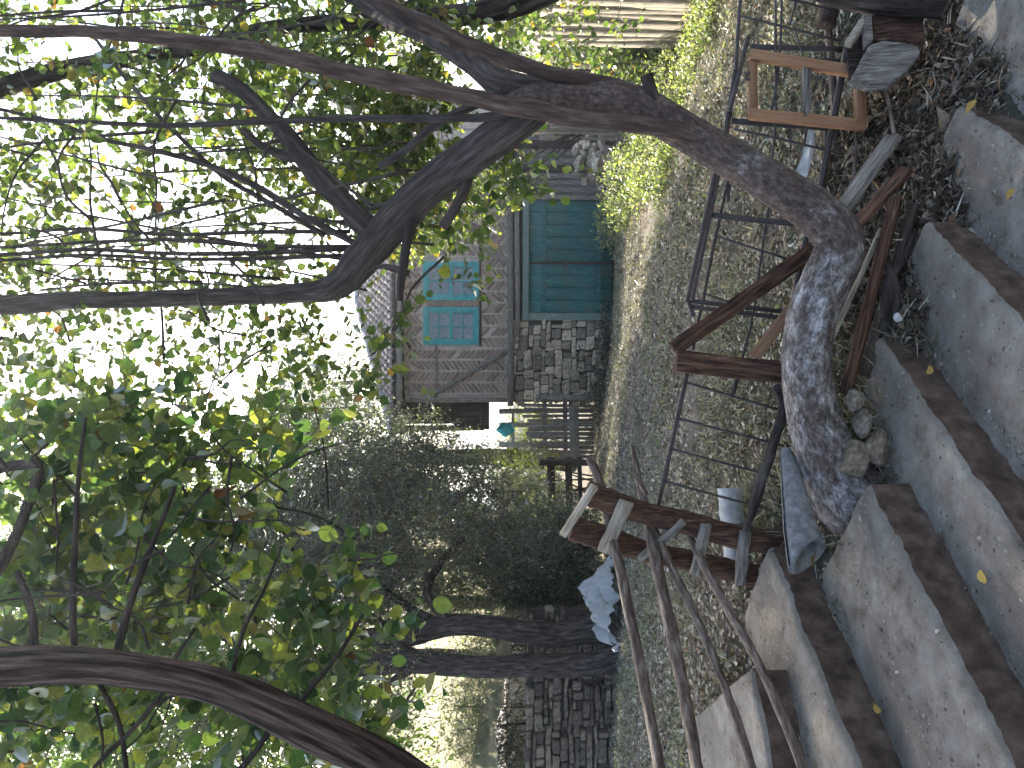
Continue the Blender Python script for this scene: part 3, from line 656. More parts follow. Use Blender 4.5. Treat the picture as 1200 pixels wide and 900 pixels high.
for a, b_, w_ in (((838, 203), (805, 354), 5), ((842, 206), (811, 352), 4), ((805, 352), (925, 366), 5), ((806, 359), (925, 374), 5), ((831, 252), (940, 263), 7), ((806, 352), (812, 370), 5)):
    pbar('frame_bar', (*a, 3.4), (*b_, 3.36), w_, .012, m_rust, grid, jit=.01)
for pts in ([(853, 212, 4), (842, 262, 4), (832, 310, 4), (824, 352, 4), (818, 378, 4), (812, 410, 4)], [(902, 236, 3), (895, 280, 3), (888, 330, 3), (882, 372, 3), (871, 415, 3.5), (860, 462, 3.5)],
            [(841, 277, 3), (880, 290, 3), (925, 304, 3)], [(826, 344, 3), (845, 351, 3), (870, 357, 3)], [(947, 270, 7), (940, 300, 7), (931, 345, 7)], [(855, 216, 4), (853, 236, 4)]):
    rod(grid, pts, Yd=3.43)
gp2 = empty('bed_frame_panel', Wp(960, 100, 3.3), 'bent dark metal bed frame leaning beside the wooden window frame', 'panel')
for a, b_, w_ in (((868, -12), (862, 80), 4), ((862, 80), (849, 162), 5), ((877, 42), (855, 130), 5), ((855, 130), (849, 165), 6), ((857, 142), (976, 150), 7), ((879, 55), (989, 58), 6), ((877, 68), (988, 73), 7)):
    pbar('frame_bar', (*a, 3.35), (*b_, 3.3), w_, .012, m_rust, gp2, jit=.012)
for pts in ([(993, 52, 8, 3.22), (987, 85, 8, 3.22), (979, 130, 8, 3.24), (969, 180, 8, 3.26), (961, 222, 8, 3.28)], [(868, 19, 3), (925, 33, 3), (984, 48, 3)], [(915, -3, 3), (950, 5, 3), (982, 14, 3)],
            [(909, -5, 3), (909, 60, 3), (909, 140, 3), (905, 185, 3)], [(916, -5, 3), (915, 40, 3), (912, 80, 3), (908, 110, 3), (902, 135, 3)], [(934, 0, 2.5), (929, 15, 2.5), (926, 30, 2.5)], [(932, 37, 2), (938, 55, 2), (944, 80, 2.5), (947, 110, 3), (946, 145, 3), (942, 172, 3)],
            [(860, 151, 3), (915, 163, 3), (985, 180, 3)], [(872, 88, 4), (880, 85, 4), (886, 84, 4)], [(872, 92, 4), (880, 93, 4), (886, 95, 4)]):
    rod(gp2, pts, Yd=3.27)

# ------------------------------------------------------------------ wooden window frame standing against the bed frame
wf = empty('wooden_window_frame', Wp(1015, 120, 3.12), 'unpainted orange-brown wooden window frame leaning in the litter', 'window frame')
for nm, a, b_, w_, m in (('top_rail', (882, 70, 3.28), (882, 139, 3.28), 9, m_wood_orange), ('stile', (879, 134, 3.275), (1015, 147, 3.12), 12, m_wood_orange), ('stile', (879, 64, 3.275), (1012, 86, 3.12), 12, m_wood_orange),
                     ('bottom_rail', (1008, 92, 3.13), (1008, 143, 3.13), 12, m_wood_orange), ('glazing_bar', (944, 77, 3.2), (944, 137, 3.2), 8, m_wood_grey)):
    pbar(nm, a, b_, w_, .035, m, wf, jit=.008, bev=.06)

# ------------------------------------------------------------------ timbers around the tree
def timber(nm, lab, a, b_, w_, t_, m, face=None, **k):
    o = pbar(nm, a, b_, w_, t_, m, None, face, **k); tag(o, lab, 'timber'); return o
timber('leaning_beam', 'long red-brown beam leaning from the post top down behind the trunk', (789, 409, 3.3), (965, 284, 3.25), 19, .05, m_wood_red, (0, -1, .2), bev=.04)
timber('short_post', 'stout dark brown post standing left of the lichen-covered trunk', (792, 424, 3.25), (935, 440, 3.2), 26, .07, m_wood_red, bev=.05)
timber('leaning_board', 'paler brown board leaning behind the trunk under the long beam', (884, 418, 3.2), (960, 318, 3.15), 14, .04, m_wood_orange, (-.2, -1, .5), bev=.05)
timber('lying_board', 'weathered grey board sloping down into the leaf litter right of the trunk', (988, 244, 2.98), (1047, 160, 2.98), 22, .03, m_wood_grey, (.3, -.4, 1), bev=.05)
timber('split_board', 'brown board end propped below the weathered grey board', (1000, 268, 2.88), (1063, 198, 2.88), 16, .022, m_wood_red, (.3, -.6, .8), bev=.05)
timber('thin_lath', 'thin pale lath propped against the underside of the trunk', (976, 394, 2.88), (1033, 268, 2.9), 6, .012, m_wood_pale)
timber('long_red_plank', 'long dark red plank lying beside the steps below the trunk', (991, 462, 2.82), (1050, 232, 2.84), 13, .03, m_wood_red, (.3, -.7, .6), bev=.05)
timber('dark_plank', 'dark plank tucked under the long red plank by the steps', (1012, 440, 2.84), (1072, 240, 2.86), 12, .03, m_wood_dark, (.3, -.6, .7))
for lab, L in (('thick crooked branch lying along the third step end', [(1038, 392, 15, 2.84), (1036, 360, 15, 2.84), (1043, 330, 15, 2.84), (1058, 300, 14, 2.85), (1068, 272, 13, 2.87)]), ('shorter forked branch beside the thick crooked one', [(1052, 392, 12, 2.83), (1050, 360, 13, 2.83), (1049, 335, 12, 2.83), (1036, 300, 9, 2.85), (1030, 280, 7, 2.88)]),
               ('dark slanting pole running from the trunk to the gate posts', [(908, 452, 11, 3.1), (918, 478, 13, 3.08), (906, 520, 13, 3.07), (893, 560, 13, 3.07), (884, 590, 12, 3.08), (874, 622, 8, 3.1)]),
               ('pale pole standing upright behind the wooden window frame', [(969, 20, 9, 3.5), (974, 70, 9, 3.48), (978, 130, 9, 3.45), (979, 190, 9, 3.42), (978, 226, 9, 3.4)]), ('thin stick lying on the litter below the carved block', [(1037, 98, 4, 3.0), (1043, 130, 4.5, 2.98), (1051, 172, 5, 2.95)]),
               ('thin dry stick standing left of the pale pole', [(968, 150, 4, 3.45), (966, 190, 4, 3.42), (962, 222, 4, 3.4)]), ('slim grey stick right of the pale pole', [(1004, 152, 4, 3.2), (1002, 185, 4, 3.18), (1001, 222, 4, 3.15)])):
    tag(ptube('branch', L, m_pole if 'pale' in lab or 'thin' in lab or 'slim' in lab else m_bark_dark, None, sides=8, sub=4, rough=.08, seed=len(lab)), lab, 'branch')
# old wooden trough by the log at the frame's edge
tr = empty('wooden_trough', Wp(1060, 75, 3.0), 'old carved wooden box with a worn rounded end plate', 'box')
def plate(name, pts, t_, mat, par):
    """pts: pixel/depth outline, extruded away from the camera"""
    bm = bmesh.new(); vs = [bm.verts.new(Wp(*p)) for p in pts]; f = bm.faces.new(vs); f.normal_update()
    n = f.normal if f.normal.y < 0 else -f.normal
    r = bmesh.ops.extrude_face_region(bm, geom=[f])
    for v in r['geom']:
        if isinstance(v, bmesh.types.BMVert): v.co -= n * t_
    bmesh.ops.recalc_face_normals(bm, faces=bm.faces[:]); bmesh.ops.bevel(bm, geom=bm.edges[:], offset=.004, segments=2, affect='EDGES')
    me = bpy.data.meshes.new(name); bm.to_mesh(me); bm.free(); return link(name, me, mat, par)
plate('end_plate', [(996, 94, 2.95), (1019, 52, 3.0), (1036, 47, 3.0), (1060, 49, 2.98), (1076, 54, 2.97), (1079, 62, 2.96), (1066, 80, 2.94), (1044, 98, 2.92), (1018, 99, 2.92)], .04, m_wood_grey, tr)
plate('side_plate', [(1012, 14, 3.08), (1022, 18, 3.07), (1024, 46, 3.02), (1015, 54, 3.0)], .03, m_wood_grey, tr)
plate('rim_board', [(990, 48, 3.04), (1008, 20, 3.08), (1014, 14, 3.08), (1014, 28, 3.06), (998, 50, 3.02)], .03, m_wood_pale, tr)
plate('back_plate', [(1023, 16, 3.1), (1082, 14, 3.08), (1084, 52, 3.0), (1024, 47, 3.04)], .04, m_wood_red, tr)
plate('far_plate', [(992, 50, 3.1), (1014, 20, 3.13), (1016, 55, 3.1), (997, 92, 3.06)], .02, m_wood_dark, tr)
tag(ptube('log', [(940, -28, 42, 3.15), (985, -12, 42, 3.1), (1040, -2, 40, 3.05), (1108, 4, 34, 2.98)], m_bark_dark, None, sides=12, sub=5, rough=.05, seed=5), 'thick dark log lying behind the carved wooden box', 'log')
tag(ptube('leaning_log', [(968, 30, 22, 3.35), (975, -5, 24, 3.35), (985, -60, 26, 3.3)], m_bark_red, None, sides=10, sub=4, seed=6), 'short reddish log end beside the bed frame', 'log')

# rolled roofing felt: a spiral sheet, narrow at the far end
def roll(name, a, b_, r0, r1, turns, t_, mat):
    za = Wp(*a); zb_ = Wp(*b_); m = along(za, zb_, (0, -1, 0)); L = (zb_ - za).length; N, K = 64, 14; V = []; Fc = []
    for k in range(K + 1):
        f = k / K; rr = r0 + (r1 - r0) * f ** .85
        for i in range(N + 1):
            th = i / N * turns * 2 * math.pi; r_ = rr * (1 - .1 * i / N * turns) * (1 + .05 * math.sin(th * 2 + f * 2)); r_ *= 1 + .02 * math.sin(k * 1.3 + th * 3)
            for q in (r_, r_ - t_): V.append((q * math.cos(th) * 1.05, q * math.sin(th) * .9, L * f + (.05 * math.sin(th + 1) * (f == 1))))
    st = 2 * (N + 1)
    for k in range(K):
        for i in range(N):
            a_ = k * st + 2 * i
            Fc += [(a_, a_ + st, a_ + st + 2, a_ + 2), (a_ + 1, a_ + 3, a_ + st + 3, a_ + st + 1)]
    for i in range(N):
        e = K * st + 2 * i; Fc += [(e, e + 1, e + 3, e + 2), (2 * i, 2 * i + 2, 2 * i + 3, 2 * i + 1)]
    return link(name, mesh_np(name, V, Fc, None, True), mat, None, m)
tag(roll('felt_roll', (921, 527, 2.93), (946, 652, 2.63), .02, .066, 2.3, .006, m_felt), 'grey rolled sheet of roofing felt at the foot of the crooked trunk', 'roll')
def boulder(seed):
    rg = np.random.default_rng(seed); bm = bmesh.new(); bmesh.ops.create_icosphere(bm, subdivisions=3, radius=.55); ph = rg.uniform(0, 6, 6)
    for v in bm.verts:
        c = v.co.copy(); v.co *= 1 + .12 * math.sin(c.x * 5 + ph[0]) + .1 * math.sin(c.y * 6 + ph[1]) + .1 * math.sin(c.z * 7 + ph[2]) + rg.normal(0, .012)
        v.co.z = max(-.4, min(.42 + .05 * math.sin(c.x * 4), v.co.z))
    me = bpy.data.meshes.new('stone'); bm.to_mesh(me); bm.free(); return me
# loose stones and blocks
for i, (px, py, sx, sz, lab, m) in enumerate(((1003, 470, .07, .05, 'small tan stone beside the end of the long red plank', m_stone), (1010, 494, .09, .06, 'rounded grey stone next to the small tan stone', m_stone), (1003, 536, .12, .09, 'large dull stone against the crooked trunk base', m_stone_moss), (1028, 524, .13, .08, 'mossy flat stone at the end of the second step', m_stone_moss), (1052, 372, .03, .03, 'little white stone on the forked branch', m_white))):
    Y = 2.72 if px < 1040 else 2.72
    p = Wp(px, py, Y); o = link('stone', boulder(900 + i), m, None, Matrix.Translation(p) @ Euler((.2 * i, .1, i)).to_matrix().to_4x4() @ Matrix.Diagonal((sx, sx * .9, sz, 1))); tag(o, lab, 'stone')
o = bar('concrete_block', Wp(854, 572, 3.55), Wp(862, 662, 3.5), .065, .1, m_white, None, (0, -.6, 1), .04); tag(o, 'broken white block lying in dry grass behind the gate posts', 'block')
o = plate('white_sheet_scrap', [(944, 150, 3.35), (955, 150, 3.33), (954, 176, 3.32), (944, 212, 3.3), (930, 207, 3.33), (940, 182, 3.36)], .004, m_white, None); tag(o, 'scrap of white sheeting hanging behind the bed frame', 'scrap')
# firewood stack by the plank wall
ws = empty('stone_pile', gp(722, 195), 'heap of rough stones and bricks in front of the plank wall', 'pile')
rg = np.random.default_rng(33); base = gp(722, 195)
for i in range(70):
    lay = rg.random(); hgt = rg.random() ** 1.2 * .75; x = rg.normal(0, .45) * (1.1 - hgt); y_ = rg.normal(0, .2) * (1 - hgt * .6)
    s = rg.uniform(.1, .22); me = rock(m_brick if rg.random() < .25 else m_stone, int(rg.integers(8)))
    link('stone', me, None, ws, Matrix.Translation(base + Vector((x + .2, y_ + .3, hgt * .9 + .02))) @ Euler(tuple(rg.uniform(-.8, .8, 3))).to_matrix().to_4x4() @ Matrix.Diagonal((s * 1.4, s, s * .7, 1)))
# crumpled plastic sheet heap
rg = np.random.default_rng(44); pc = gp(730, 712); n = 70; V = []
for i in range(n):
    for j in range(n):
        u, v_ = i / (n - 1) * 2 - 1, j / (n - 1) * 2 - 1; d = math.hypot(u, v_)
        hgt = .36 * max(0, 1 - d ** 1.6) ** .8 + .09 * math.sin(u * 5 + v_ * 3) * (1 - .3 * d) + .09 * abs(math.sin(u * 6 - v_ * 4 + math.sin(v_ * 5))) + .06 * abs(math.sin(v_ * 9 + u * 3 + math.sin(u * 7))) + .03 * abs(math.sin(u * 19 + v_ * 15)) + rg.normal(0, .003)
        x = pc.x + .55 * u + .05 * math.sin(v_ * 9); y_ = pc.y + .45 + .4 * v_ + .05 * math.sin(u * 8); V.append((x, y_, gz(x, y_) + max(hgt, .01)))
sh = link('plastic_sheet', mesh_np('plastic_sheet', V, [(i * n + j, (i + 1) * n + j, (i + 1) * n + j + 1, i * n + j + 1) for i in range(n - 1) for j in range(n - 1)], None, True), m_plastic)
tag(sh, 'crumpled grey-white plastic sheet heaped at the foot of the trunks', 'sheet')
o = bar('wooden_box', Wp(712, 702, pc.y + 1.15), Wp(690, 700, pc.y + 1.15), .16, .2, m_wood_orange, None, (0, -1, .3)); tag(o, 'small tan wooden crate behind the plastic heap', 'crate')
# things seen beyond the open porch
tb = bmesh.new(); bmesh.ops.create_icosphere(tb, subdivisions=3, radius=.17)
rg = np.random.default_rng(3)
for v in tb.verts: v.co *= 1 + .18 * math.sin(v.co.x * 30 + v.co.z * 17) + rg.normal(0, .06)
tme = bpy.data.meshes.new('tarpaulin_bundle'); tb.to_mesh(tme); tb.free()
tag(link('tarpaulin_bundle', tme, m_tarp, None, Matrix.Translation(Wp(592, 504, 19)) @ Matrix.Diagonal((.9, .7, 1.1, 1))), 'bright cyan tarpaulin bundle seen beyond the porch', 'bundle')
fp = empty('white_post_frame', Wp(680, 490, 19), 'white posts standing in sunlight beyond the picket fence', 'posts')
for py in (481, 497, 520): bar('post', Wp(700, py, 19), Wp(585, py + 1, 19), .12, .12, m_white, fp)
bar('rail', Wp(601, 481, 19), Wp(601, 522, 19), .07, .05, m_white, fp)
bpy.data.objects['tarpaulin_bundle'].matrix_basis = Matrix.Translation(Wp(592, 502, 18.8)) @ Matrix.Diagonal((.95, .7, 1.15, 1))

# ------------------------------------------------------------------ foliage machinery
LEAF8 = np.array([(0, 0, 0), (.2, .33, .05), (.6, .4, .07), (1, 0, -.06), (.6, -.4, .07), (.2, -.33, .05), (.3, 0, -.01), (.65, 0, -.02)])
LEAF8F = np.array([(0, 6, 1), (6, 7, 2), (6, 2, 1), (7, 3, 2), (0, 5, 6), (6, 5, 4), (6, 4, 7), (7, 4, 3)])
LEAFN = np.array([(0, 0, 0), (.1, .19, .03), (.28, .35, .07), (.53, .4, .08), (.79, .27, .04), (1, 0, -.08), (.79, -.27, .05), (.53, -.4, .09), (.28, -.35, .07), (.1, -.19, .03), (.1, 0, 0), (.28, 0, -.01), (.53, 0, -.015), (.79, 0, -.03)])
LEAFNF = np.array([(0, 10, 1), (10, 11, 2), (10, 2, 1), (11, 12, 3), (11, 3, 2), (12, 13, 4), (12, 4, 3), (13, 5, 4), (0, 9, 10), (10, 9, 8), (10, 8, 11), (11, 8, 7), (11, 7, 12), (12, 7, 6), (12, 6, 13), (13, 6, 5)])
LEAF4 = np.array([(0, 0, 0), (.45, .26, .06), (1, 0, -.03), (.45, -.26, .06)]); LEAF4F = np.array([(0, 2, 1), (0, 3, 2)])
BLADE = np.array([(0, .06, 0), (0, -.06, 0), (.55, .04, .02), (.55, -.04, .02), (1, 0, -.08)]); BLADEF = np.array([(0, 1, 3), (0, 3, 2), (2, 3, 4)])
def unit(a): return a / (np.linalg.norm(a, axis=-1, keepdims=True) + 1e-9)
def frames(ax, nrm):
    ax = unit(ax); ay = unit(np.cross(nrm, ax)); az = np.cross(ax, ay); return ax, ay, az
def leaf_mass(name, L, T, TF, mat, parent=None):
    pos, ax, nr, sz = L; ax, ay, az = frames(ax, nr); N = len(pos); k = len(T)
    V = pos[:, None] + sz[:, None, None] * (T[None, :, 0, None] * ax[:, None] + T[None, :, 1, None] * ay[:, None] + T[None, :, 2, None] * az[:, None])
    Fc = (TF[None] + (np.arange(N) * k)[:, None, None]).reshape(-1, 3)
    return link(name, mesh_np(name, V.reshape(-1, 3), Fc, None, False), mat, parent)
LM = {}
def leaf_objects(L, mat, parent, n=300):
    """the n leaves that show largest become objects; returns the rest"""
    pos, ax, nr, sz = L; px, py, dep = project(pos)
    vis = (px > 5) & (px < 1195) & (py > 5) & (py < 895) & (dep > .5)
    score = np.where(vis, sz / np.maximum(dep, .1), 0); pick = np.argsort(-score)[:n]
    if mat.name not in LM:
        LM[mat.name] = [mesh_np('leaf', LEAFN * sc_ + np.stack([LEAFN[:, 0] * 0, LEAFN[:, 0] * 0 + tw_ * LEAFN[:, 0] ** 2, cu_ * LEAFN[:, 0] ** 2], -1), LEAFNF, None, True) for sc_, cu_, tw_ in (((1, 1, 1), 0, 0), ((.95, .85, 3.2), -.25, .1), ((1.05, .72, 2), -.4, -.12), ((.85, 1.08, -1.5), .15, .05), ((1, .6, 5), -.15, 0))]
        for me_ in LM[mat.name]: me_.materials.append(mat)
    X, Yv, Z = frames(ax, nr)
    for i in pick:
        m = Matrix.Identity(4)
        for r_ in range(3): m[r_][0], m[r_][1], m[r_][2], m[r_][3] = X[i, r_] * sz[i], Yv[i, r_] * sz[i], Z[i, r_] * sz[i], pos[i, r_]
        link('leaf', LM[mat.name][int(i) % 5], None, parent, m)
    keep = np.ones(len(pos), bool); keep[pick] = False
    return pos[keep], ax[keep], nr[keep], sz[keep]
def sprays(rg, st, dr, length, nl, lsz, droop=.35, spread=.8, twig=.0035, tb=None, upn=.7):
    """leafy shoots: each start point grows a curved twig that carries nl leaves"""
    N = len(st); dr = unit(dr); Ls = length * rg.uniform(.6, 1.35, N); t = np.linspace(.12, 1, nl)
    side = unit(np.cross(dr, rg.normal(0, 1, (N, 3)))); bend = rg.normal(0, .18, (N, 1)) * side
    def pt(tt): return st[:, None] + Ls[:, None, None] * (tt[None, :, None] * dr[:, None] + (tt ** 2)[None, :, None] * (bend[:, None] - np.array([0, 0, droop])[None, None] * .5))
    P = pt(t); D = unit(dr[:, None] + 2 * t[None, :, None] * (bend[:, None] - np.array([0, 0, droop * .5])))
    ang = np.arange(nl)[None] * 2.4 + rg.uniform(0, 6.28, (N, 1)); b1 = unit(np.cross(D, np.array([.1, .2, .97]))); b2 = np.cross(D, b1)
    rad = np.cos(ang)[..., None] * b1 + np.sin(ang)[..., None] * b2
    ax = unit(D * .55 + rad * spread + rg.normal(0, .25, P.shape) - np.array([0, 0, .25]))
    nr = unit(np.array([0, 0, upn]) + rad * .3 + rg.normal(0, .45, P.shape))
    sz = lsz * rg.uniform(.55, 1.25, (N, nl)) * (1 - .25 * t[None])
    if tb is not None and twig > 0:
        tt = np.linspace(0, 1, 5); Q = pt(tt); th = np.arange(3) * 2.094
        rr = twig * np.linspace(1, .35, 5); bb1 = unit(np.cross(dr, np.array([.2, .3, .9]))); bb2 = np.cross(unit(dr), bb1)
        V = Q[:, :, None] + rr[None, :, None, None] * (np.cos(th)[None, None, :, None] * bb1[:, None, None] + np.sin(th)[None, None, :, None] * bb2[:, None, None])
        base = (np.arange(N) * 15)[:, None]; Fq = []
        for i in range(4):
            for j in range(3): Fq.append((i * 3 + j, i * 3 + (j + 1) % 3, i * 3 + 3 + (j + 1) % 3, i * 3 + 3 + j))
        tb.add(V.reshape(-1, 3), (base[:, None] + np.array(Fq)[None]).reshape(-1, 4))
    keep = rg.random(P.shape[:2]) < .9
    return P[keep], ax[keep], nr[keep], sz[keep]
def cat(*Ls): return tuple(np.concatenate([l[k] for l in Ls]) for k in range(4))
def vol(rg, px, py, Y, rx, ry, rY, n):
    q = rg.normal(0, 1, (n, 3)); q = unit(q) * rg.random((n, 1)) ** (1 / 3)
    return Wnp(px + q[:, 0] * rx, py + q[:, 1] * ry, Y + q[:, 2] * rY)
def branches(name, Ls, mat, parent, **k):
    out = []
    for i, L in enumerate(Ls):
        kk = dict(sides=10, sub=5, rough=.06, seed=i + 3); kk.update(k); out.append(ptube(name, L, mat, parent, **kk))
    return out
def shoots(name, Ls, mat, parent, sides=5):
    mb = MB()
    for i, L in enumerate(Ls): mb.add(*pxtube(L, sides=sides + sides % 2, sub=4, rough=.05, seed=i))
    return kind(link(name, mb.mesh(name), mat, parent), 'stuff')

# ------------------------------------------------------------------ the crooked quince tree
tree = empty('crooked_quince_tree', Wp(985, 575, 2.85), 'crooked quince tree whose lichen-white trunk lies low then rises', 'tree')
ptube('trunk', [(1050, 592, 120, 2.9), (1012, 586, 100, 2.87), (988, 570, 84, 2.85), (967, 530, 68, 2.84), (953, 490, 62, 2.84), (945, 445, 60, 2.83), (946, 405, 60, 2.82), (955, 365, 60, 2.8), (970, 330, 60, 2.79), (983, 300, 60, 2.78), (980, 276, 58, 2.78), (955, 250, 54, 2.8), (920, 226, 49, 2.82), (880, 199, 45, 2.85), (835, 172, 43, 2.88), (800, 152, 42, 2.9), (760, 131, 44, 2.93), (720, 119, 45, 2.96), (680, 114, 42, 3.0), (640, 113, 38, 3.03), (605, 118, 26, 3.07), (585, 122, 8, 3.1)], m_lichen, tree, sides=24, sub=8, rough=.05, seed=2, ridge=.014)
cuts = [[(782, 150, 22, 2.92), (775, 137, 18, 2.9), (765, 112, 16, 2.88), (757, 87, 15, 2.86)]]
branches('stub', cuts, m_bark_dark, tree)
knot = ptube('cut_knot', [(962, 388, 22, 2.76), (965, 384, 19, 2.735), (967, 382, 16, 2.722)], m_cut, tree, sides=10, sub=3, seed=4)
branches('limb', [
    [(690, 112, 14, 3.02), (640, 118, 40, 3.06), (600, 148, 46, 3.15), (560, 176, 44, 3.3), (510, 214, 42, 3.45), (465, 255, 42, 3.6), (425, 305, 42, 3.7), (398, 333, 36, 3.75), (360, 342, 24, 3.8), (280, 347, 20, 3.85), (200, 350, 20, 3.9), (100, 352, 21, 3.95), (0, 357, 22, 4.0), (-120, 362, 20, 4.1)],
    [(455, 285, 10, 3.66), (430, 266, 30, 3.66), (405, 240, 26, 3.7), (370, 203, 23, 3.75), (335, 158, 21, 3.8), (290, 112, 19, 3.85), (253, 89, 18, 3.9)],
    [(680, 116, 10, 3.03), (640, 110, 32, 3.06), (583, 97, 34, 3.2), (553, 68, 34, 3.35), (500, 36, 31, 3.5), (450, 13, 28, 3.6), (380, -30, 24, 3.8)]], m_bark, tree, sides=14)
branches('limb', [
    [(850, 176, 6, 2.87), (815, 162, 16, 2.86), (770, 149, 21, 2.845), (700, 141, 20, 2.88), (640, 132, 21, 2.9), (560, 116, 21, 2.95), (500, 104, 21, 3.0), (430, 90, 20, 3.05), (370, 76, 20, 3.1), (300, 60, 18, 3.15), (200, 46, 16, 3.2), (100, 37, 14, 3.25), (0, 36, 13, 3.3), (-120, 30, 11, 3.4)],
    [(790, 130, 4, 2.93), (750, 108, 11, 2.93), (715, 98, 15, 2.935), (667, 91, 17, 2.95), (600, 72, 18, 3.0), (533, 46, 18, 3.05), (470, 16, 17, 3.1), (400, -25, 15, 3.2)]], m_bark_red, tree, sides=12)
branches('side_branch', [
    [(356, 185, 14, 3.78), (330, 181, 12, 3.78), (305, 170, 10, 3.76), (284, 152, 9, 3.75)], [(540, 190, 16, 3.38), (548, 212, 14, 3.36), (535, 240, 13, 3.35), (519, 267, 11, 3.34)],
    [(487, 246, 14, 3.55), (477, 285, 12, 3.5), (471, 322, 10, 3.48), (468, 352, 7, 3.46)], [(505, 222, 9, 3.5), (492, 243, 8, 3.52), (470, 238, 7, 3.55), (430, 243, 7, 3.6)],
    [(590, 110, 12, 3.1), (520, 140, 10, 3.2), (470, 180, 9, 3.3), (445, 195, 9, 3.35)], [(480, 320, 6, 3.5), (455, 312, 6, 3.5), (430, 316, 5, 3.52)],
    [(640, 130, 11, 3.0), (560, 138, 10, 3.1), (480, 139, 9, 3.2), (400, 139, 8, 3.3), (300, 143, 7, 3.4), (200, 147, 6, 3.5), (100, 143, 5, 3.6), (0, 138, 4, 3.7)],
    [(425, 290, 8, 3.7), (360, 255, 8, 3.75), (300, 218, 8, 3.8), (240, 192, 7, 3.85), (180, 176, 6, 3.9), (120, 163, 5, 3.95), (60, 142, 5, 4.0), (0, 128, 4, 4.1)],
    [(380, 275, 7, 3.8), (320, 240, 6, 3.85), (260, 205, 6, 3.9), (200, 150, 5, 3.95), (150, 95, 5, 4.0), (100, 30, 4, 4.1)]], m_bark, tree, sides=8)
rg = np.random.default_rng(101)
sh_ = []
for i in range(46):      # long upright water shoots
    x0 = rg.uniform(150, 520); y0 = rg.uniform(-20, 345); Y = rg.uniform(3.2, 5.2); L = rg.uniform(160, 420); sl = rg.normal(0, .12); bd = rg.normal(0, 14)
    w0 = rg.uniform(2.4, 4.6); sh_.append([(x0 - L * f, y0 + sl * L * f + bd * math.sin(f * 3), w0 * (1 - .6 * f) * 4 / Y, Y + .3 * f) for f in (0, .25, .5, .75, 1)])
for y0 in (286, 294, 301, 425 - 130, 270): sh_.append([(410, y0 + rg.normal(0, 3), 5, 3.8), (300, y0 + 2, 5, 3.85), (200, y0 + rg.normal(0, 3), 4.5, 3.9), (100, y0 - 2, 4, 3.95), (0, y0 + 4, 3.5, 4.0), (-60, y0, 3, 4.1)])
for i in range(60):      # crossing side twigs
    x0 = rg.uniform(-60, 520); y0 = rg.uniform(-40, 430); a = rg.uniform(1.6, 4.7); L = rg.uniform(60, 200); Y = rg.uniform(3.2, 5.5)
    sh_.append([(x0 + math.cos(a) * L * f + rg.normal(0, 5), y0 + math.sin(a) * L * f + rg.normal(0, 5), (3.4 - 2.2 * f) * 4 / Y, Y) for f in (0, .33, .66, 1)])
shoots('twigs', sh_, m_bark, tree)
tw = MB(); Ls = []
# crown volumes: px, py, Y, radii, count
CROWN = [(120, 180, 5.0, 300, 240, 1.5, 430), (-180, 200, 5.2, 260, 330, 1.6, 620), (330, 60, 4.6, 220, 130, 1.0, 330), (500, 50, 5.2, 130, 90, 1.2, 170), (60, 430, 5.2, 260, 150, 1.3, 300), (330, 440, 5.0, 120, 80, .8, 80), (450, 180, 4.8, 100, 80, .8, 240),
         (510, 255, 4.4, 70, 22, .35, 46), (600, 200, 4.2, 45, 18, .3, 14), (-420, 250, 5.2, 260, 500, 2.0, 700), (300, 250, 5.2, 180, 140, 1.0, 150), (-350, 600, 5.0, 250, 350, 1.8, 200)]
for (a, b_, Y, rx, ry, rY, n) in CROWN:
    st = vol(rg, a, b_, Y, rx, ry, rY, n); dr = rg.normal(0, .7, (n, 3)) + np.array([0, -.1, .35])
    Ls.append(sprays(rg, st, dr, .3, 9, .068, .4, .8, .0025, tw))
for (a, b_, Y, n) in ((440, 425, 3.9, 6), (425, 465, 3.9, 5), (600, 215, 3.3, 8), (530, 330, 3.9, 4), (350, 470, 4.0, 6), (455, 385, 3.8, 5)):
    st = vol(rg, a, b_, Y, 16, 16, .1, n); Ls.append(sprays(rg, st, rg.normal(0, .6, (n, 3)) + np.array([0, 0, -.2]), .16, 6, .065, .4, .8, .0025, tw))
L = leaf_objects(cat(*Ls), m_leaf, tree)
kind(leaf_mass('foliage', L, LEAF8, LEAF8F, m_leaf, tree), 'stuff'); kind(link('fine_twigs', tw.mesh('fine_twigs', False), m_twig, tree), 'stuff')

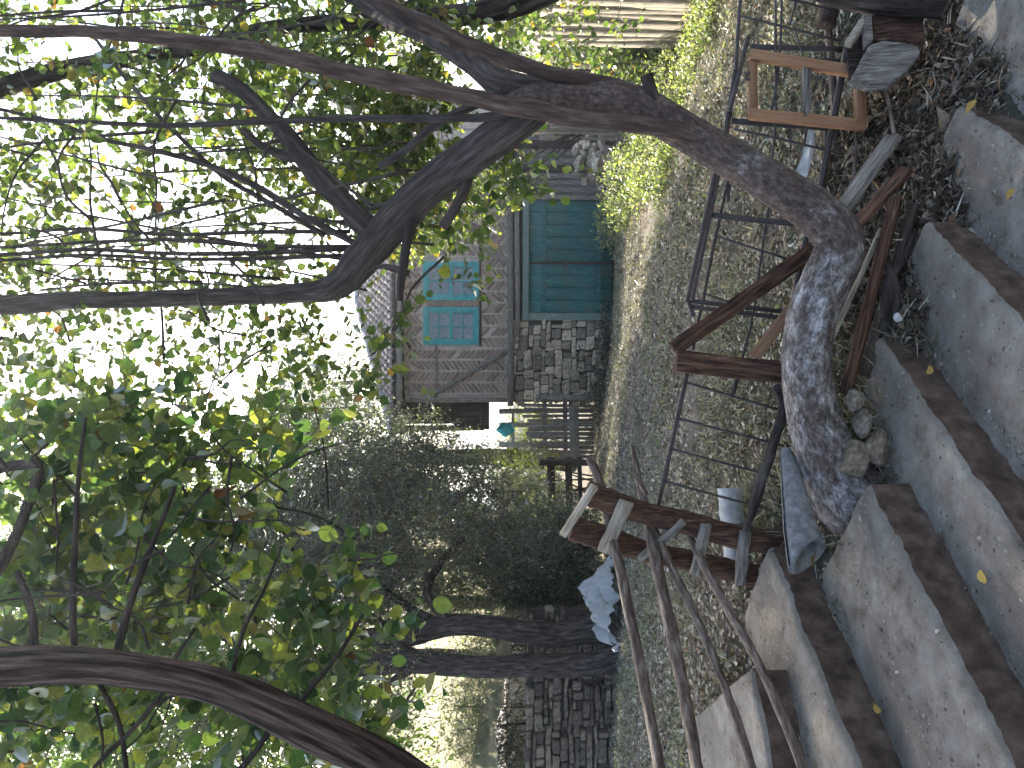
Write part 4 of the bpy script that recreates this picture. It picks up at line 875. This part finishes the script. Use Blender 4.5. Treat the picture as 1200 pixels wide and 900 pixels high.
# ------------------------------------------------------------------ the near tree arching in from the left
nt_ = empty('arching_near_tree', Wz(760, 1010, 1.3), 'near tree with stringy brown bark arching in at the left', 'tree')
ptube('trunk', [(760, 1010, 60, 2.2), (640, 990, 52, 2.22), (550, 955, 47, 2.25), (470, 908, 45, 2.28), (420, 880, 44, 2.3), (360, 850, 45, 2.3), (300, 822, 43, 2.3), (230, 798, 41, 2.3), (150, 783, 40, 2.3), (80, 780, 41, 2.3), (0, 782, 42, 2.3), (-120, 795, 40, 2.3), (-300, 800, 36, 2.35)], m_bark_strip, nt_, sides=20, sub=7, rough=.05, seed=9, ridge=.05)
branches('branch', [[(136, 770, 10, 2.35), (150, 715, 9, 2.4), (168, 664, 8, 2.45), (182, 630, 6, 2.5), (205, 570, 5, 2.55)], [(88, 770, 9, 2.35), (85, 710, 8, 2.42), (88, 640, 7, 2.5), (92, 560, 5, 2.6), (100, 490, 4, 2.7)],
                    [(40, 770, 11, 2.35), (37, 716, 9, 2.4), (20, 670, 8, 2.45)], [(344, 835, 7, 2.35), (370, 800, 6, 2.4), (400, 762, 5, 2.45), (425, 720, 4, 2.5)], [(270, 915, 8, 2.3), (300, 880, 7, 2.32), (322, 845, 7, 2.35)],
                    [(-20, 690, 13, 2.6), (5, 655, 13, 2.62), (30, 600, 12, 2.65), (45, 548, 12, 2.68), (25, 545, 12, 2.7), (-30, 553, 12, 2.75)], [(270, 800, 6, 2.35), (285, 740, 5, 2.4), (310, 690, 4, 2.45), (330, 640, 3, 2.5)],
                    [(200, 800, 6, 2.3), (160, 850, 6, 2.3), (110, 900, 5, 2.3), (90, 940, 5, 2.3)], [(110, 790, 6, 2.3), (140, 850, 6, 2.3), (150, 920, 5, 2.3)]], m_bark_dark, nt_, sides=8)
rg = np.random.default_rng(202); sh_ = []
for i in range(60):
    x0 = rg.uniform(0, 400); y0 = rg.uniform(520, 880); a = rg.uniform(0, 6.28); L = rg.uniform(60, 170); Y = rg.uniform(2.3, 3.2)
    sh_.append([(x0 + math.cos(a) * L * f + rg.normal(0, 6), y0 + math.sin(a) * L * f + rg.normal(0, 6), (3.6 - 2.2 * f) * 2.6 / Y, Y) for f in (0, .33, .66, 1)])
shoots('twigs', sh_, m_bark_dark, nt_)
tw = MB(); Ls = []
for (a, b_, Y, rx, ry, rY, n) in ((110, 620, 3.0, 150, 130, .45, 130), (90, 830, 3.1, 180, 120, .6, 150), (260, 700, 2.9, 130, 110, .35, 52), (400, 740, 2.7, 55, 60, .2, 34), (330, 860, 2.9, 100, 70, .3, 60), (130, 510, 3.2, 170, 55, .5, 90), (290, 570, 3.0, 60, 60, .3, 26), (-200, 720, 3.1, 220, 250, .8, 150), (425, 860, 2.6, 25, 40, .1, 12), (60, 720, 3.4, 170, 180, .4, 110)):
    st = vol(rg, a, b_, Y, rx, ry, rY, n); dr = rg.normal(0, .7, (n, 3)) + np.array([.1, 0, .1])
    Ls.append(sprays(rg, st, dr, .25, 7, .083, .4, .8, .002, tw))
L = leaf_objects(cat(*Ls), m_leaf_dark, nt_)
kind(leaf_mass('foliage', L, LEAFN, LEAFNF, m_leaf_dark, nt_), 'stuff'); kind(link('fine_twigs', tw.mesh('fine_twigs', False), m_twig, nt_), 'stuff')

# ------------------------------------------------------------------ neighbouring tree on the right whose limb crosses the top
rt_ = empty('right_hand_tree', (3.0, 4.6, gz(3.0, 4.6)), 'dark limbed tree reaching in along the right side', 'tree')
ptube('trunk', [(1000, -170, 60, 4.6), (850, -130, 54, 4.6), (720, -60, 46, 4.55), (640, -14, 34, 4.5), (580, 12, 28, 4.45), (530, 18, 25, 4.4), (470, 20, 22, 4.4), (400, 27, 18, 4.4), (320, 32, 16, 4.4), (270, 45, 15, 4.4), (233, 57, 15, 4.4), (130, 72, 18, 4.4), (60, 85, 20, 4.4), (0, 104, 22, 4.4), (-120, 140, 20, 4.5)], m_bark_dark, rt_, sides=14, sub=5, rough=.06, seed=12)
rg = np.random.default_rng(303); tw = MB(); Ls = []
for (a, b_, Y, rx, ry, rY, n) in ((640, 40, 6.5, 110, 60, .6, 100), (560, 20, 5.5, 120, 70, .7, 70), (-100, -100, 5.5, 300, 140, 1.5, 260), (300, -120, 5.5, 300, 110, 1.2, 220), (560, -150, 6, 160, 90, 1, 90)):
    st = vol(rg, a, b_, Y, rx, ry, rY, n); Ls.append(sprays(rg, st, rg.normal(0, .7, (n, 3)) + np.array([0, 0, .2]), .3, 8, .06, .4, .8, .0025, tw))
kind(leaf_mass('foliage', cat(*Ls), LEAF8, LEAF8F, m_leaf, rt_), 'stuff'); kind(link('fine_twigs', tw.mesh('fine_twigs', False), m_twig, rt_), 'stuff')

# ------------------------------------------------------------------ grey-leaved tree and its neighbour trunks on the left
gt = empty('grey_leaved_tree', gp(702, 738), 'dark curved trunk carrying a broad mass of small grey-green leaves', 'tree')
ptube('trunk', [(712, 738, 34, 11.7), (690, 738, 30, 11.7), (650, 744, 29, 11.7), (615, 741, 28, 11.7), (580, 734, 27, 11.7), (540, 733, 25, 11.7), (510, 736, 25, 11.7), (480, 742, 26, 11.7), (440, 748, 22, 11.7), (380, 740, 16, 11.9), (300, 700, 10, 12.5)], m_bark_dark, gt, sides=14, sub=5, rough=.07, seed=14)
branches('limb', [[(525, 728, 12, 11.7), (510, 712, 10, 11.8), (500, 690, 10, 11.9), (520, 655, 9, 12.5), (545, 630, 7, 12.6)], [(505, 726, 12, 11.7), (488, 718, 11, 11.9), (450, 690, 9, 12.6), (400, 640, 7, 12.8), (340, 590, 5, 13)], [(480, 745, 12, 11.7), (430, 720, 9, 12.2), (380, 660, 7, 12.2)]], m_bark_dark, gt, sides=8)
rg = np.random.default_rng(404); Ls = []; tw = MB()
for (a, b_, Y, rx, ry, rY, n) in ((480, 600, 12.8, 130, 100, 1.4, 2900), (400, 560, 13.0, 110, 100, 1.4, 2000), (500, 555, 13.3, 80, 50, .7, 800), (380, 650, 12.6, 120, 90, 1.4, 2000), (600, 620, 12.8, 90, 60, .9, 1200), (310, 580, 13.2, 80, 110, 1.2, 1300), (330, 660, 12.8, 80, 70, 1.0, 800), (350, 490, 14, 70, 50, .8, 380), (450, 700, 12.6, 90, 50, .9, 900), (500, 500, 13.4, 40, 22, .3, 90), (560, 690, 13.2, 60, 50, .6, 700)):
    st = vol(rg, a, b_, Y, rx, ry, rY, n); Ls.append(sprays(rg, st, rg.normal(0, .7, (n, 3)) + np.array([0, 0, .1]), .34, 10, .065, .4, .8, .005, tw))
kind(leaf_mass('foliage', cat(*Ls), LEAF4, LEAF4F, m_leaf_grey, gt), 'stuff'); kind(link('fine_twigs', tw.mesh('fine_twigs', False), m_twig, gt), 'stuff')
t2 = empty('straight_dark_tree', gp(722, 772), 'straight dark trunk in front of the dry stone wall', 'tree')
ptube('trunk', [(735, 768, 36, 11.5), (715, 772, 29, 11.5), (690, 778, 27, 11.5), (640, 780, 27, 11.5), (580, 781, 26, 11.5), (520, 779, 25, 11.5), (470, 775, 25, 11.5), (420, 782, 22, 11.5), (360, 790, 18, 11.6), (260, 800, 12, 11.7)], m_bark_dark, t2, sides=14, sub=5, rough=.05, seed=15)
branches('limb', [[(500, 775, 9, 11.5), (480, 760, 7, 11.6), (450, 750, 6, 11.7)], [(480, 785, 10, 11.5), (440, 810, 8, 11.6), (380, 840, 6, 11.7)]], m_bark_dark, t2, sides=8)
tw = MB(); Ls = []
for (a, b_, Y, rx, ry, rY, n) in ((400, 800, 11.8, 100, 90, 1, 420), (250, 800, 11.8, 130, 120, 1.2, 500), (470, 790, 11.6, 25, 60, .5, 50)):
    st = vol(rg, a, b_, Y, rx, ry, rY, n); Ls.append(sprays(rg, st, rg.normal(0, .7, (n, 3)) + np.array([0, 0, .1]), .34, 9, .07, .4, .8, .005, tw))
kind(leaf_mass('foliage', cat(*Ls), LEAF4, LEAF4F, m_leaf_grey, t2), 'stuff'); kind(link('fine_twigs', tw.mesh('fine_twigs', False), m_twig, t2), 'stuff')
t3 = empty('reddish_far_trunk', Wp(705, 706, 14.5), 'slim sunlit reddish trunk behind the curved dark one', 'tree')
ptube('trunk', [(715, 712, 16, 14.5), (640, 709, 15, 14.5), (550, 706, 14, 14.5), (490, 704, 13, 14.5), (420, 700, 10, 14.6)], m_bark_red, t3, sides=10, sub=4, seed=16)
tw = MB(); st = vol(rg, 420, 690, 14.8, 80, 60, .8, 240); kind(leaf_mass('foliage', sprays(rg, st, rg.normal(0, .7, (240, 3)), .34, 9, .07, .4, .8, .005, tw), LEAF4, LEAF4F, m_leaf_grey, t3), 'stuff')

# ------------------------------------------------------------------ bushes
def bush(name, lab, mat, vols, lsz, seed, T=LEAF4, TF=LEAF4F, ln=.3, nl=9, base=None):
    rg = np.random.default_rng(seed); v0 = vols[0]; base = Wp(*(base or v0[:3])); base.z = gz(base.x, base.y)
    e = empty(name, base, lab, 'bush'); tw = MB(); Ls = []
    for (a, b_, Y, rx, ry, rY, n) in vols:
        st = vol(rg, a, b_, Y, rx, ry, rY, n); g_ = ground(st[:, 0], st[:, 1]); st[:, 2] = np.maximum(st[:, 2], g_ + .03)
        Ls.append(sprays(rg, st, rg.normal(0, .7, (n, 3)) + np.array([0, 0, .4]), ln, nl, lsz, .3, .8, .004, tw))
    for k in range(7):
        p = Vector(vol(rg, *v0[:6], 1)[0]); q = base + Vector((rg.normal(0, .12), rg.normal(0, .12), -.05)); V, Fc, A = tube([(q, .02), (q.lerp(p, .5) + Vector((0, 0, .1)), .014), (p, .006)], 6, 3, .05, k); tw.add(V, Fc, A)
    kind(leaf_mass('foliage', cat(*Ls), T, TF, mat, e), 'stuff'); kind(link('stems', tw.mesh('stems', False), m_twig, e), 'stuff'); return e
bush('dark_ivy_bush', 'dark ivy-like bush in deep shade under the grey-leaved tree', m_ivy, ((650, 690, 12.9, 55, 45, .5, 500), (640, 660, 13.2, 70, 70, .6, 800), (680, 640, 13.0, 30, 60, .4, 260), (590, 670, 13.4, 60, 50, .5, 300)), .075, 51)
bush('yellow_green_bush', 'sunny yellow-green bush between the picket fence and the dark bush', m_leaf_yel, ((625, 565, 15.9, 42, 34, .4, 330), (605, 590, 15.9, 30, 30, .3, 130), (570, 545, 16.2, 30, 20, .3, 60), (650, 590, 15.9, 25, 30, .3, 120)), .06, 52)
bush('porch_bush', 'sunlit yellow-green bush behind the picket fence', m_leaf_yel, ((622, 500, 20, 26, 40, .5, 330), (585, 540, 20, 40, 30, .6, 300), (640, 520, 19, 20, 40, .4, 200)), .08, 66)
bush('hillside_bush', 'pale bush growing over the top of the stone wall', m_leaf_grey, ((570, 840, 13.4, 55, 60, .6, 620), (600, 890, 13.2, 30, 40, .4, 240)), .065, 53)
bush('wall_top_bush', 'smaller bush on the wall top between the two dark trunks', m_leaf_grey, ((580, 755, 13.2, 50, 16, .4, 200),), .065, 54)
bush('sunlit_bush_by_fence', 'bright leafed bush crowding the board fence on the right', m_leaf, ((700, 60, 9.0, 70, 24, .4, 90), (645, 35, 8.6, 50, 30, .4, 80), (760, 70, 8.8, 40, 30, .4, 90)), .075, 55, LEAF8, LEAF8F)
bush('hanging_leaf_bush', 'sunlit bush with pale leaves in front of the house wall above the door', m_leaf_yel, ((540, 225, 12.5, 70, 50, .5, 260), (495, 278, 12.5, 45, 20, .3, 120), (470, 200, 12.8, 60, 60, .5, 150)), .075, 56, LEAF8, LEAF8F, base=(640, 120, 13.2))
bush('door_weeds', 'tangle of weeds growing before the right door leaf', m_weed, ((740, 220, 11.0, 30, 50, .7, 480), (770, 190, 9.5, 45, 55, .7, 480), (715, 262, 13, 14, 30, .4, 120)), .06, 57, ln=.22)
bush('ground_weeds', 'sunlit weeds covering the bank between door and fence', m_weed, ((800, 130, 8.0, 50, 80, .8, 620), (835, 60, 7.0, 30, 60, .6, 260), (850, 20, 6.4, 30, 40, .5, 140), (790, 210, 8.0, 30, 40, .6, 160)), .05, 58, ln=.18)
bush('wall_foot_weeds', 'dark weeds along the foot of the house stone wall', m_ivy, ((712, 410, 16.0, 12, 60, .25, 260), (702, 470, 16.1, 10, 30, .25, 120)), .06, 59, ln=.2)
iv = empty('wall_ivy', Vector((-.1, 16.4, .1)), 'dark ivy strands climbing the house stone wall', 'ivy'); tw = MB(); Ls = []
for pts in (((700, 472), (650, 470), (600, 466)), ((655, 420), (625, 418), (600, 425)), ((690, 440), (665, 447), (650, 455)), ((680, 400), (670, 430), (690, 450))):
    for t_ in np.linspace(0, 1, 34):
        a = np.array(pts[0]) * (1 - t_) ** 2 + 2 * np.array(pts[1]) * t_ * (1 - t_) + np.array(pts[2]) * t_ ** 2; Ls.append(sprays(rg, Wnp([a[0] + rg.normal(0, 2.5)], [a[1] + rg.normal(0, 2.5)], [16.42]), rg.normal(0, 1, (1, 3)), .1, 4, .06, .3, .8, .003, tw))
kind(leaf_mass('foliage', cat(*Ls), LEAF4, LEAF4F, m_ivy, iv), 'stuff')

# ------------------------------------------------------------------ trees beyond the house
for nm, lab, px, py, Y, sc, mat, sd_ in (('far_tree', 'pale sunlit tree rising behind the left roof corner', 380, 450, 24, 1.0, m_leaf_grey, 61), ('far_tree', 'tall hazy tree behind the right half of the house roof', 330, 200, 27, 1.3, m_leaf, 62), ('far_tree', 'sunlit tree on the slope at the far left', 380, 900, 32, 1.3, m_leaf_yel, 63), ('far_tree', 'tree behind the porch seen over the picket fence', 385, 545, 21, 1.45, m_leaf_grey, 64), ('far_tree', 'tall tree beyond the right board fence', 420, 20, 17, 1.1, m_leaf, 65)):
    rg = np.random.default_rng(sd_); top = Wp(px, py, Y); b0 = Vector((top.x, Y, -.4 if top.x > -3 else 2.6)); e = empty(nm, b0, lab, 'tree', 'trees beyond the yard')
    V, Fc, A = tube([(b0, .2 * sc), (b0.lerp(top, .5) + Vector((.2, 0, 0)), .15 * sc), (top, .05)], 10, 5, .06, sd_); link('trunk', mesh_np('trunk', V, Fc, A, True), m_bark_dark, e)
    n = int(900 * sc * (2.4 if sd_ == 64 else 1)); q = unit(rg.normal(0, 1, (n, 3))) * rg.random((n, 1)) ** .4 * np.array([1.9, 1.6, 1.9]) * sc; q += .35 * np.sin(q[:, [1, 2, 0]] * 4)
    tw = MB(); kind(leaf_mass('foliage', sprays(rg, np.array(top) + q, unit(q) + rg.normal(0, .5, (n, 3)), .5, 9, .1, .3, .8, .006, tw), LEAF4, LEAF4F, mat, e), 'stuff'); kind(link('fine_twigs', tw.mesh('fine_twigs', False), m_twig, e), 'stuff')

for lab, cx, cy, czz, rad, sd_, mat in (('tall broad walnut tree rising behind the stone wall', -5.8, 15.5, 8.9, 4.1, 71, m_leaf_sun), ('tall tree standing behind the grey-leaved tree', -4.2, 17.2, 11.6, 3.2, 72, m_leaf_sun), ('leafy tree on the terrace at the far left', -7.5, 13.5, 6.0, 2.8, 73, m_leaf_sun)):
    rg = np.random.default_rng(sd_); b0 = Vector((cx + .4, cy, gz(cx, cy) - .2 if cx > -3 else 2.3)); top = Vector((cx, cy, czz)); e = empty('tall_tree', b0, lab, 'tree', 'tall trees on the left')
    V, Fc, A = tube([(b0, .24), (b0.lerp(top, .5) + Vector((.25, 0, 0)), .19), (top, .09)], 12, 5, .06, sd_); link('trunk', mesh_np('trunk', V, Fc, A, True), m_bark_dark, e)
    for j in range(7):
        d = Vector(unit(rg.normal(0, 1, 3) * [1, 1, .5] + np.array([0, 0, .3]))); st_ = b0.lerp(top, rg.uniform(.55, 1)); V, Fc, A = tube([(st_, .1), (st_ + d * rad * .45 + Vector((0, 0, .2)), .06), (st_ + d * rad * .9, .02)], 8, 4, .06, j); link('limb', mesh_np('limb', V, Fc, A, True), m_bark_dark, e)
    n = int((440 if sd_ == 71 else 380 if sd_ == 72 else 225) * rad ** 2); q = unit(rg.normal(0, 1, (n, 3))) * rg.random((n, 1)) ** .45 * np.array([1, 1, 1.05]) * rad; q += .12 * rad * np.sin(q[:, [1, 2, 0]] * 6 / rad)
    tw = MB(); kind(leaf_mass('foliage', sprays(rg, np.array(top) + q, unit(q) + rg.normal(0, .5, (n, 3)), .5, 10, .125, .3, .8, .006, tw), LEAF4, LEAF4F, mat, e), 'stuff'); kind(link('fine_twigs', tw.mesh('fine_twigs', False), m_twig, e), 'stuff')

# ------------------------------------------------------------------ grass, litter and debris
rg = np.random.default_rng(505)
def scatter(n, y0, y1, spread=.62):
    Y = np.exp(rg.uniform(math.log(y0), math.log(y1), n)); X = Y * rg.uniform(-spread, spread, n); return X, Y
def on_step(X, Y):
    m = np.zeros(len(X), bool)
    for e0, d, z in STEP_E:
        s = (X - e0.x) * d.x + (Y - e0.y) * d.y; o = (X - e0.x) * d.y - (Y - e0.y) * d.x; o = -o if d.y < 0 and False else o
        p = np.array([d.y, -d.x]); p = p if p[0] > 0 else -p; off = (X - e0.x) * p[0] + (Y - e0.y) * p[1]
        m |= (s > -.0) & (off < 0.0) & (off > -.31)
    return m
def in_house(X, Y): return (Y > 16.2) & (X > -.5)
X, Y = scatter(80000, 2.5, 17); k = ~on_step(X, Y) & ~in_house(X, Y); X, Y = X[k], Y[k]
patch = np.sin(X * 1.7 + Y * .9) + np.sin(Y * 2.3 - X * 1.1) + rg.normal(0, .6, len(X)); k = patch > -1.0; X, Y = X[k], Y[k]
P = np.stack([X, Y, ground(X, Y) + lumps(X, Y, .014) + .004 + rg.random(len(X)) * .012], -1); n = len(P)
ax = unit(np.stack([rg.normal(0, 1, n), rg.normal(0, 1, n), rg.normal(.05, .25, n)], -1)); nr = unit(np.array([0, 0, 1]) + rg.normal(0, .45, (n, 3)))
kind(leaf_mass('leaf_litter', (P, ax, nr, rg.uniform(.014, .038, n) * (1 + Y * .07)), LEAF4, LEAF4F, m_litter), 'stuff', 'dry fallen leaves strewn over the yard')
X, Y = scatter(150000, 2.6, 17); k = ~on_step(X, Y) & ~in_house(X, Y); X, Y = X[k], Y[k]
cl = np.sin(X * 2.9 + np.sin(Y * 1.9) * 2) + np.sin(Y * 3.1 + X) + rg.normal(0, .8, len(X)) - np.where(Y < 3.4, 1.5, 0); k = cl > .35; X, Y = X[k], Y[k]; n = len(X)
P = np.stack([X, Y, ground(X, Y) + lumps(X, Y, .014)], -1); ax = unit(np.stack([rg.normal(0, .9, n), rg.normal(0, .9, n), rg.uniform(.1, 1.1, n)], -1)); nr = unit(rg.normal(0, 1, (n, 3)))
kind(leaf_mass('dry_grass', (P, ax, nr, rg.uniform(.02, .06, n) * (1 + Y * .06)), BLADE, BLADEF, m_grass), 'stuff', 'thin dry grass and green tufts across the yard')
X, Y = scatter(26000, 3.3, 16); k = ~on_step(X, Y) & ~in_house(X, Y) & (np.sin(X * 1.3 + np.sin(Y * .8) * 2) + np.sin(Y * 1.1 + X * .7) + rg.normal(0, .5, len(X)) > .15); X, Y = X[k], Y[k]; n = len(X)
P = np.stack([X, Y, ground(X, Y) + lumps(X, Y, .014) + rg.random(n) * .03], -1)
kind(leaf_mass('low_weeds', (P, unit(rg.normal(0, 1, (n, 3)) * [1, 1, .3] + np.array([0, 0, .35])), unit(np.array([0, 0, 1]) + rg.normal(0, .5, (n, 3))), rg.uniform(.014, .035, n) * (1 + Y * .06)), LEAF4, LEAF4F, m_leaf_grey), 'stuff', 'patches of low grey-green weeds in the yard')
# leaf litter drifted along the stair edge and by the wooden box
n = 30000; U_ = rg.uniform(500, 980, n); Vv = rg.uniform(985, 1120, n); Pl = Wnp(Vv, 900 - U_, np.full(n, 3.0)); X = Pl[:, 0] + rg.normal(0, .03, n); Y = rg.uniform(2.72, 3.5, n); X = X * Y / 3
P = np.stack([X, Y, ground(X, Y) + lumps(X, Y, .014) + .006 + rg.random(n) * .025], -1); h_ = n * 2 // 3
LIT = (P, unit(rg.normal(0, 1, (n, 3)) * [1, 1, .35]), unit(np.array([0, 0, .8]) + rg.normal(0, .6, (n, 3))), rg.gamma(4, .0052, n) + .006)
kind(leaf_mass('drifted_litter', tuple(l[:h_] for l in LIT), LEAF8 * [1, .62, 2.2], LEAF8F, m_litter_dark), 'stuff', 'drift of dead leaves beside the lower steps')
kind(leaf_mass('drifted_straw', (LIT[0][h_:], LIT[1][h_:], LIT[2][h_:], LIT[3][h_:] * 2.2), BLADE * [1, .6, 1], BLADEF, m_litter), 'stuff', 'broken straw mixed into the leaf drift')
# grit and straw on the treads
Ps = []
for kk, (e0, d, z) in enumerate(STEP_E):
    p = Vector((d.y, -d.x, 0)); p = p if p.x > 0 else -p; m_ = 900
    s = rg.uniform(0, 2.0, m_); o = -np.where(rg.random(m_) < .5, rg.random(m_), 1 - np.abs(rg.normal(0, .06, m_))) * .3
    Ps.append(np.stack([e0.x + d.x * s + p.x * o, e0.y + d.y * s + p.y * o, np.full(m_, z + .006)], -1))
P = np.concatenate(Ps); n = len(P)
kind(leaf_mass('step_debris', (P, unit(rg.normal(0, 1, (n, 3)) * [1, 1, .12]), unit(np.array([0, 0, 1]) + rg.normal(0, .25, (n, 3))), rg.uniform(.003, .012, n) * np.where(rg.random(n) < .06, 2.4, 1)), LEAF4, LEAF4F, m_litter), 'stuff', 'grit, straw and leaf crumbs on the steps')
# straw and grass tufts round the trunk foot
n = 2600; c0 = [Wp(985, 600, 2.75), Wp(985, 640, 2.7), Wp(960, 420, 2.9), Wp(875, 600, 3.3), Wp(1010, 490, 2.85), Wp(840, 600, 3.6)]
P = np.concatenate([np.array(c)[None] + rg.normal(0, .09, (n // 6, 3)) for c in c0]); P[:, 2] = ground(P[:, 0], P[:, 1]); n = len(P)
kind(leaf_mass('straw_tufts', (P, unit(np.stack([rg.normal(0, .8, n), rg.normal(0, .8, n), rg.uniform(.1, 1, n)], -1)), unit(rg.normal(0, 1, (n, 3))), rg.uniform(.05, .16, n)), BLADE * [1, .5, 1], BLADEF, m_grass), 'stuff', 'dry straw tufts at the foot of the crooked trunk')
# a few single leaves on the steps
FL = mesh_np('fallen_leaf', LEAFN * [1, .9, 1.6], LEAFNF, None, True)
m_fl = mk('yellow_fallen_leaf', [(.3, (.3, .17, .03)), (.7, (.48, .33, .09))], 40, .8, 0, objvar=.4); FL.materials.append(m_fl)
for px, py, k_, s, lab in ((953, 664, 1, .045, 'yellow leaf near the felt roll on the second step'), (1033, 833, 2, .045, 'yellow leaf in the corner below the left riser'), (1094, 436, 3, .04, 'small pale leaf beside the brown bark strip'), (1145, 118, 5, .06, 'curled leaf in the corner under the lowest riser'), (1155, 684, 3, .04, 'pale round leaf on the lower left tread'), (1093, 247, 5, .03, 'tiny orange leaf at the litter edge of the tread'), (1190, 221, 4, .04, 'pale leaf on the broad right tread')):
    p = Wz(px, py, STEP_E[min(k_, 6)][2] + .012)
    tag(link('fallen_leaf', FL, None, None, Matrix.Translation(p) @ Euler((rg.normal(0, .2), rg.normal(0, .2), rg.uniform(0, 6))).to_matrix().to_4x4() @ Matrix.Scale(s, 4)), lab, 'leaf', 'single leaves on the steps')

# ------------------------------------------------------------------ air volume added to lift shadows as lens glare would
hb = bmesh.new(); bmesh.ops.create_cube(hb, size=1)
for v in hb.verts: v.co = Vector((v.co.x * 1800, 320 + v.co.y * 1800, -1 + v.co.z * 40))
hme = bpy.data.meshes.new('glare_haze'); hb.to_mesh(hme); hb.free()
hm = bpy.data.materials.new('glare_haze_air'); hm.use_nodes = True; t = hm.node_tree; t.nodes.clear(); out = t.nodes.new('ShaderNodeOutputMaterial'); pv = t.nodes.new('ShaderNodeVolumePrincipled')
pv.inputs['Color'].default_value = (.86, .92, 1, 1); pv.inputs['Density'].default_value = .002; pv.inputs['Anisotropy'].default_value = .7; t.links.new(pv.outputs[0], out.inputs['Volume'])
kind(link('glare_haze', hme, hm), 'stuff', 'thin air volume added in place of lens glare')
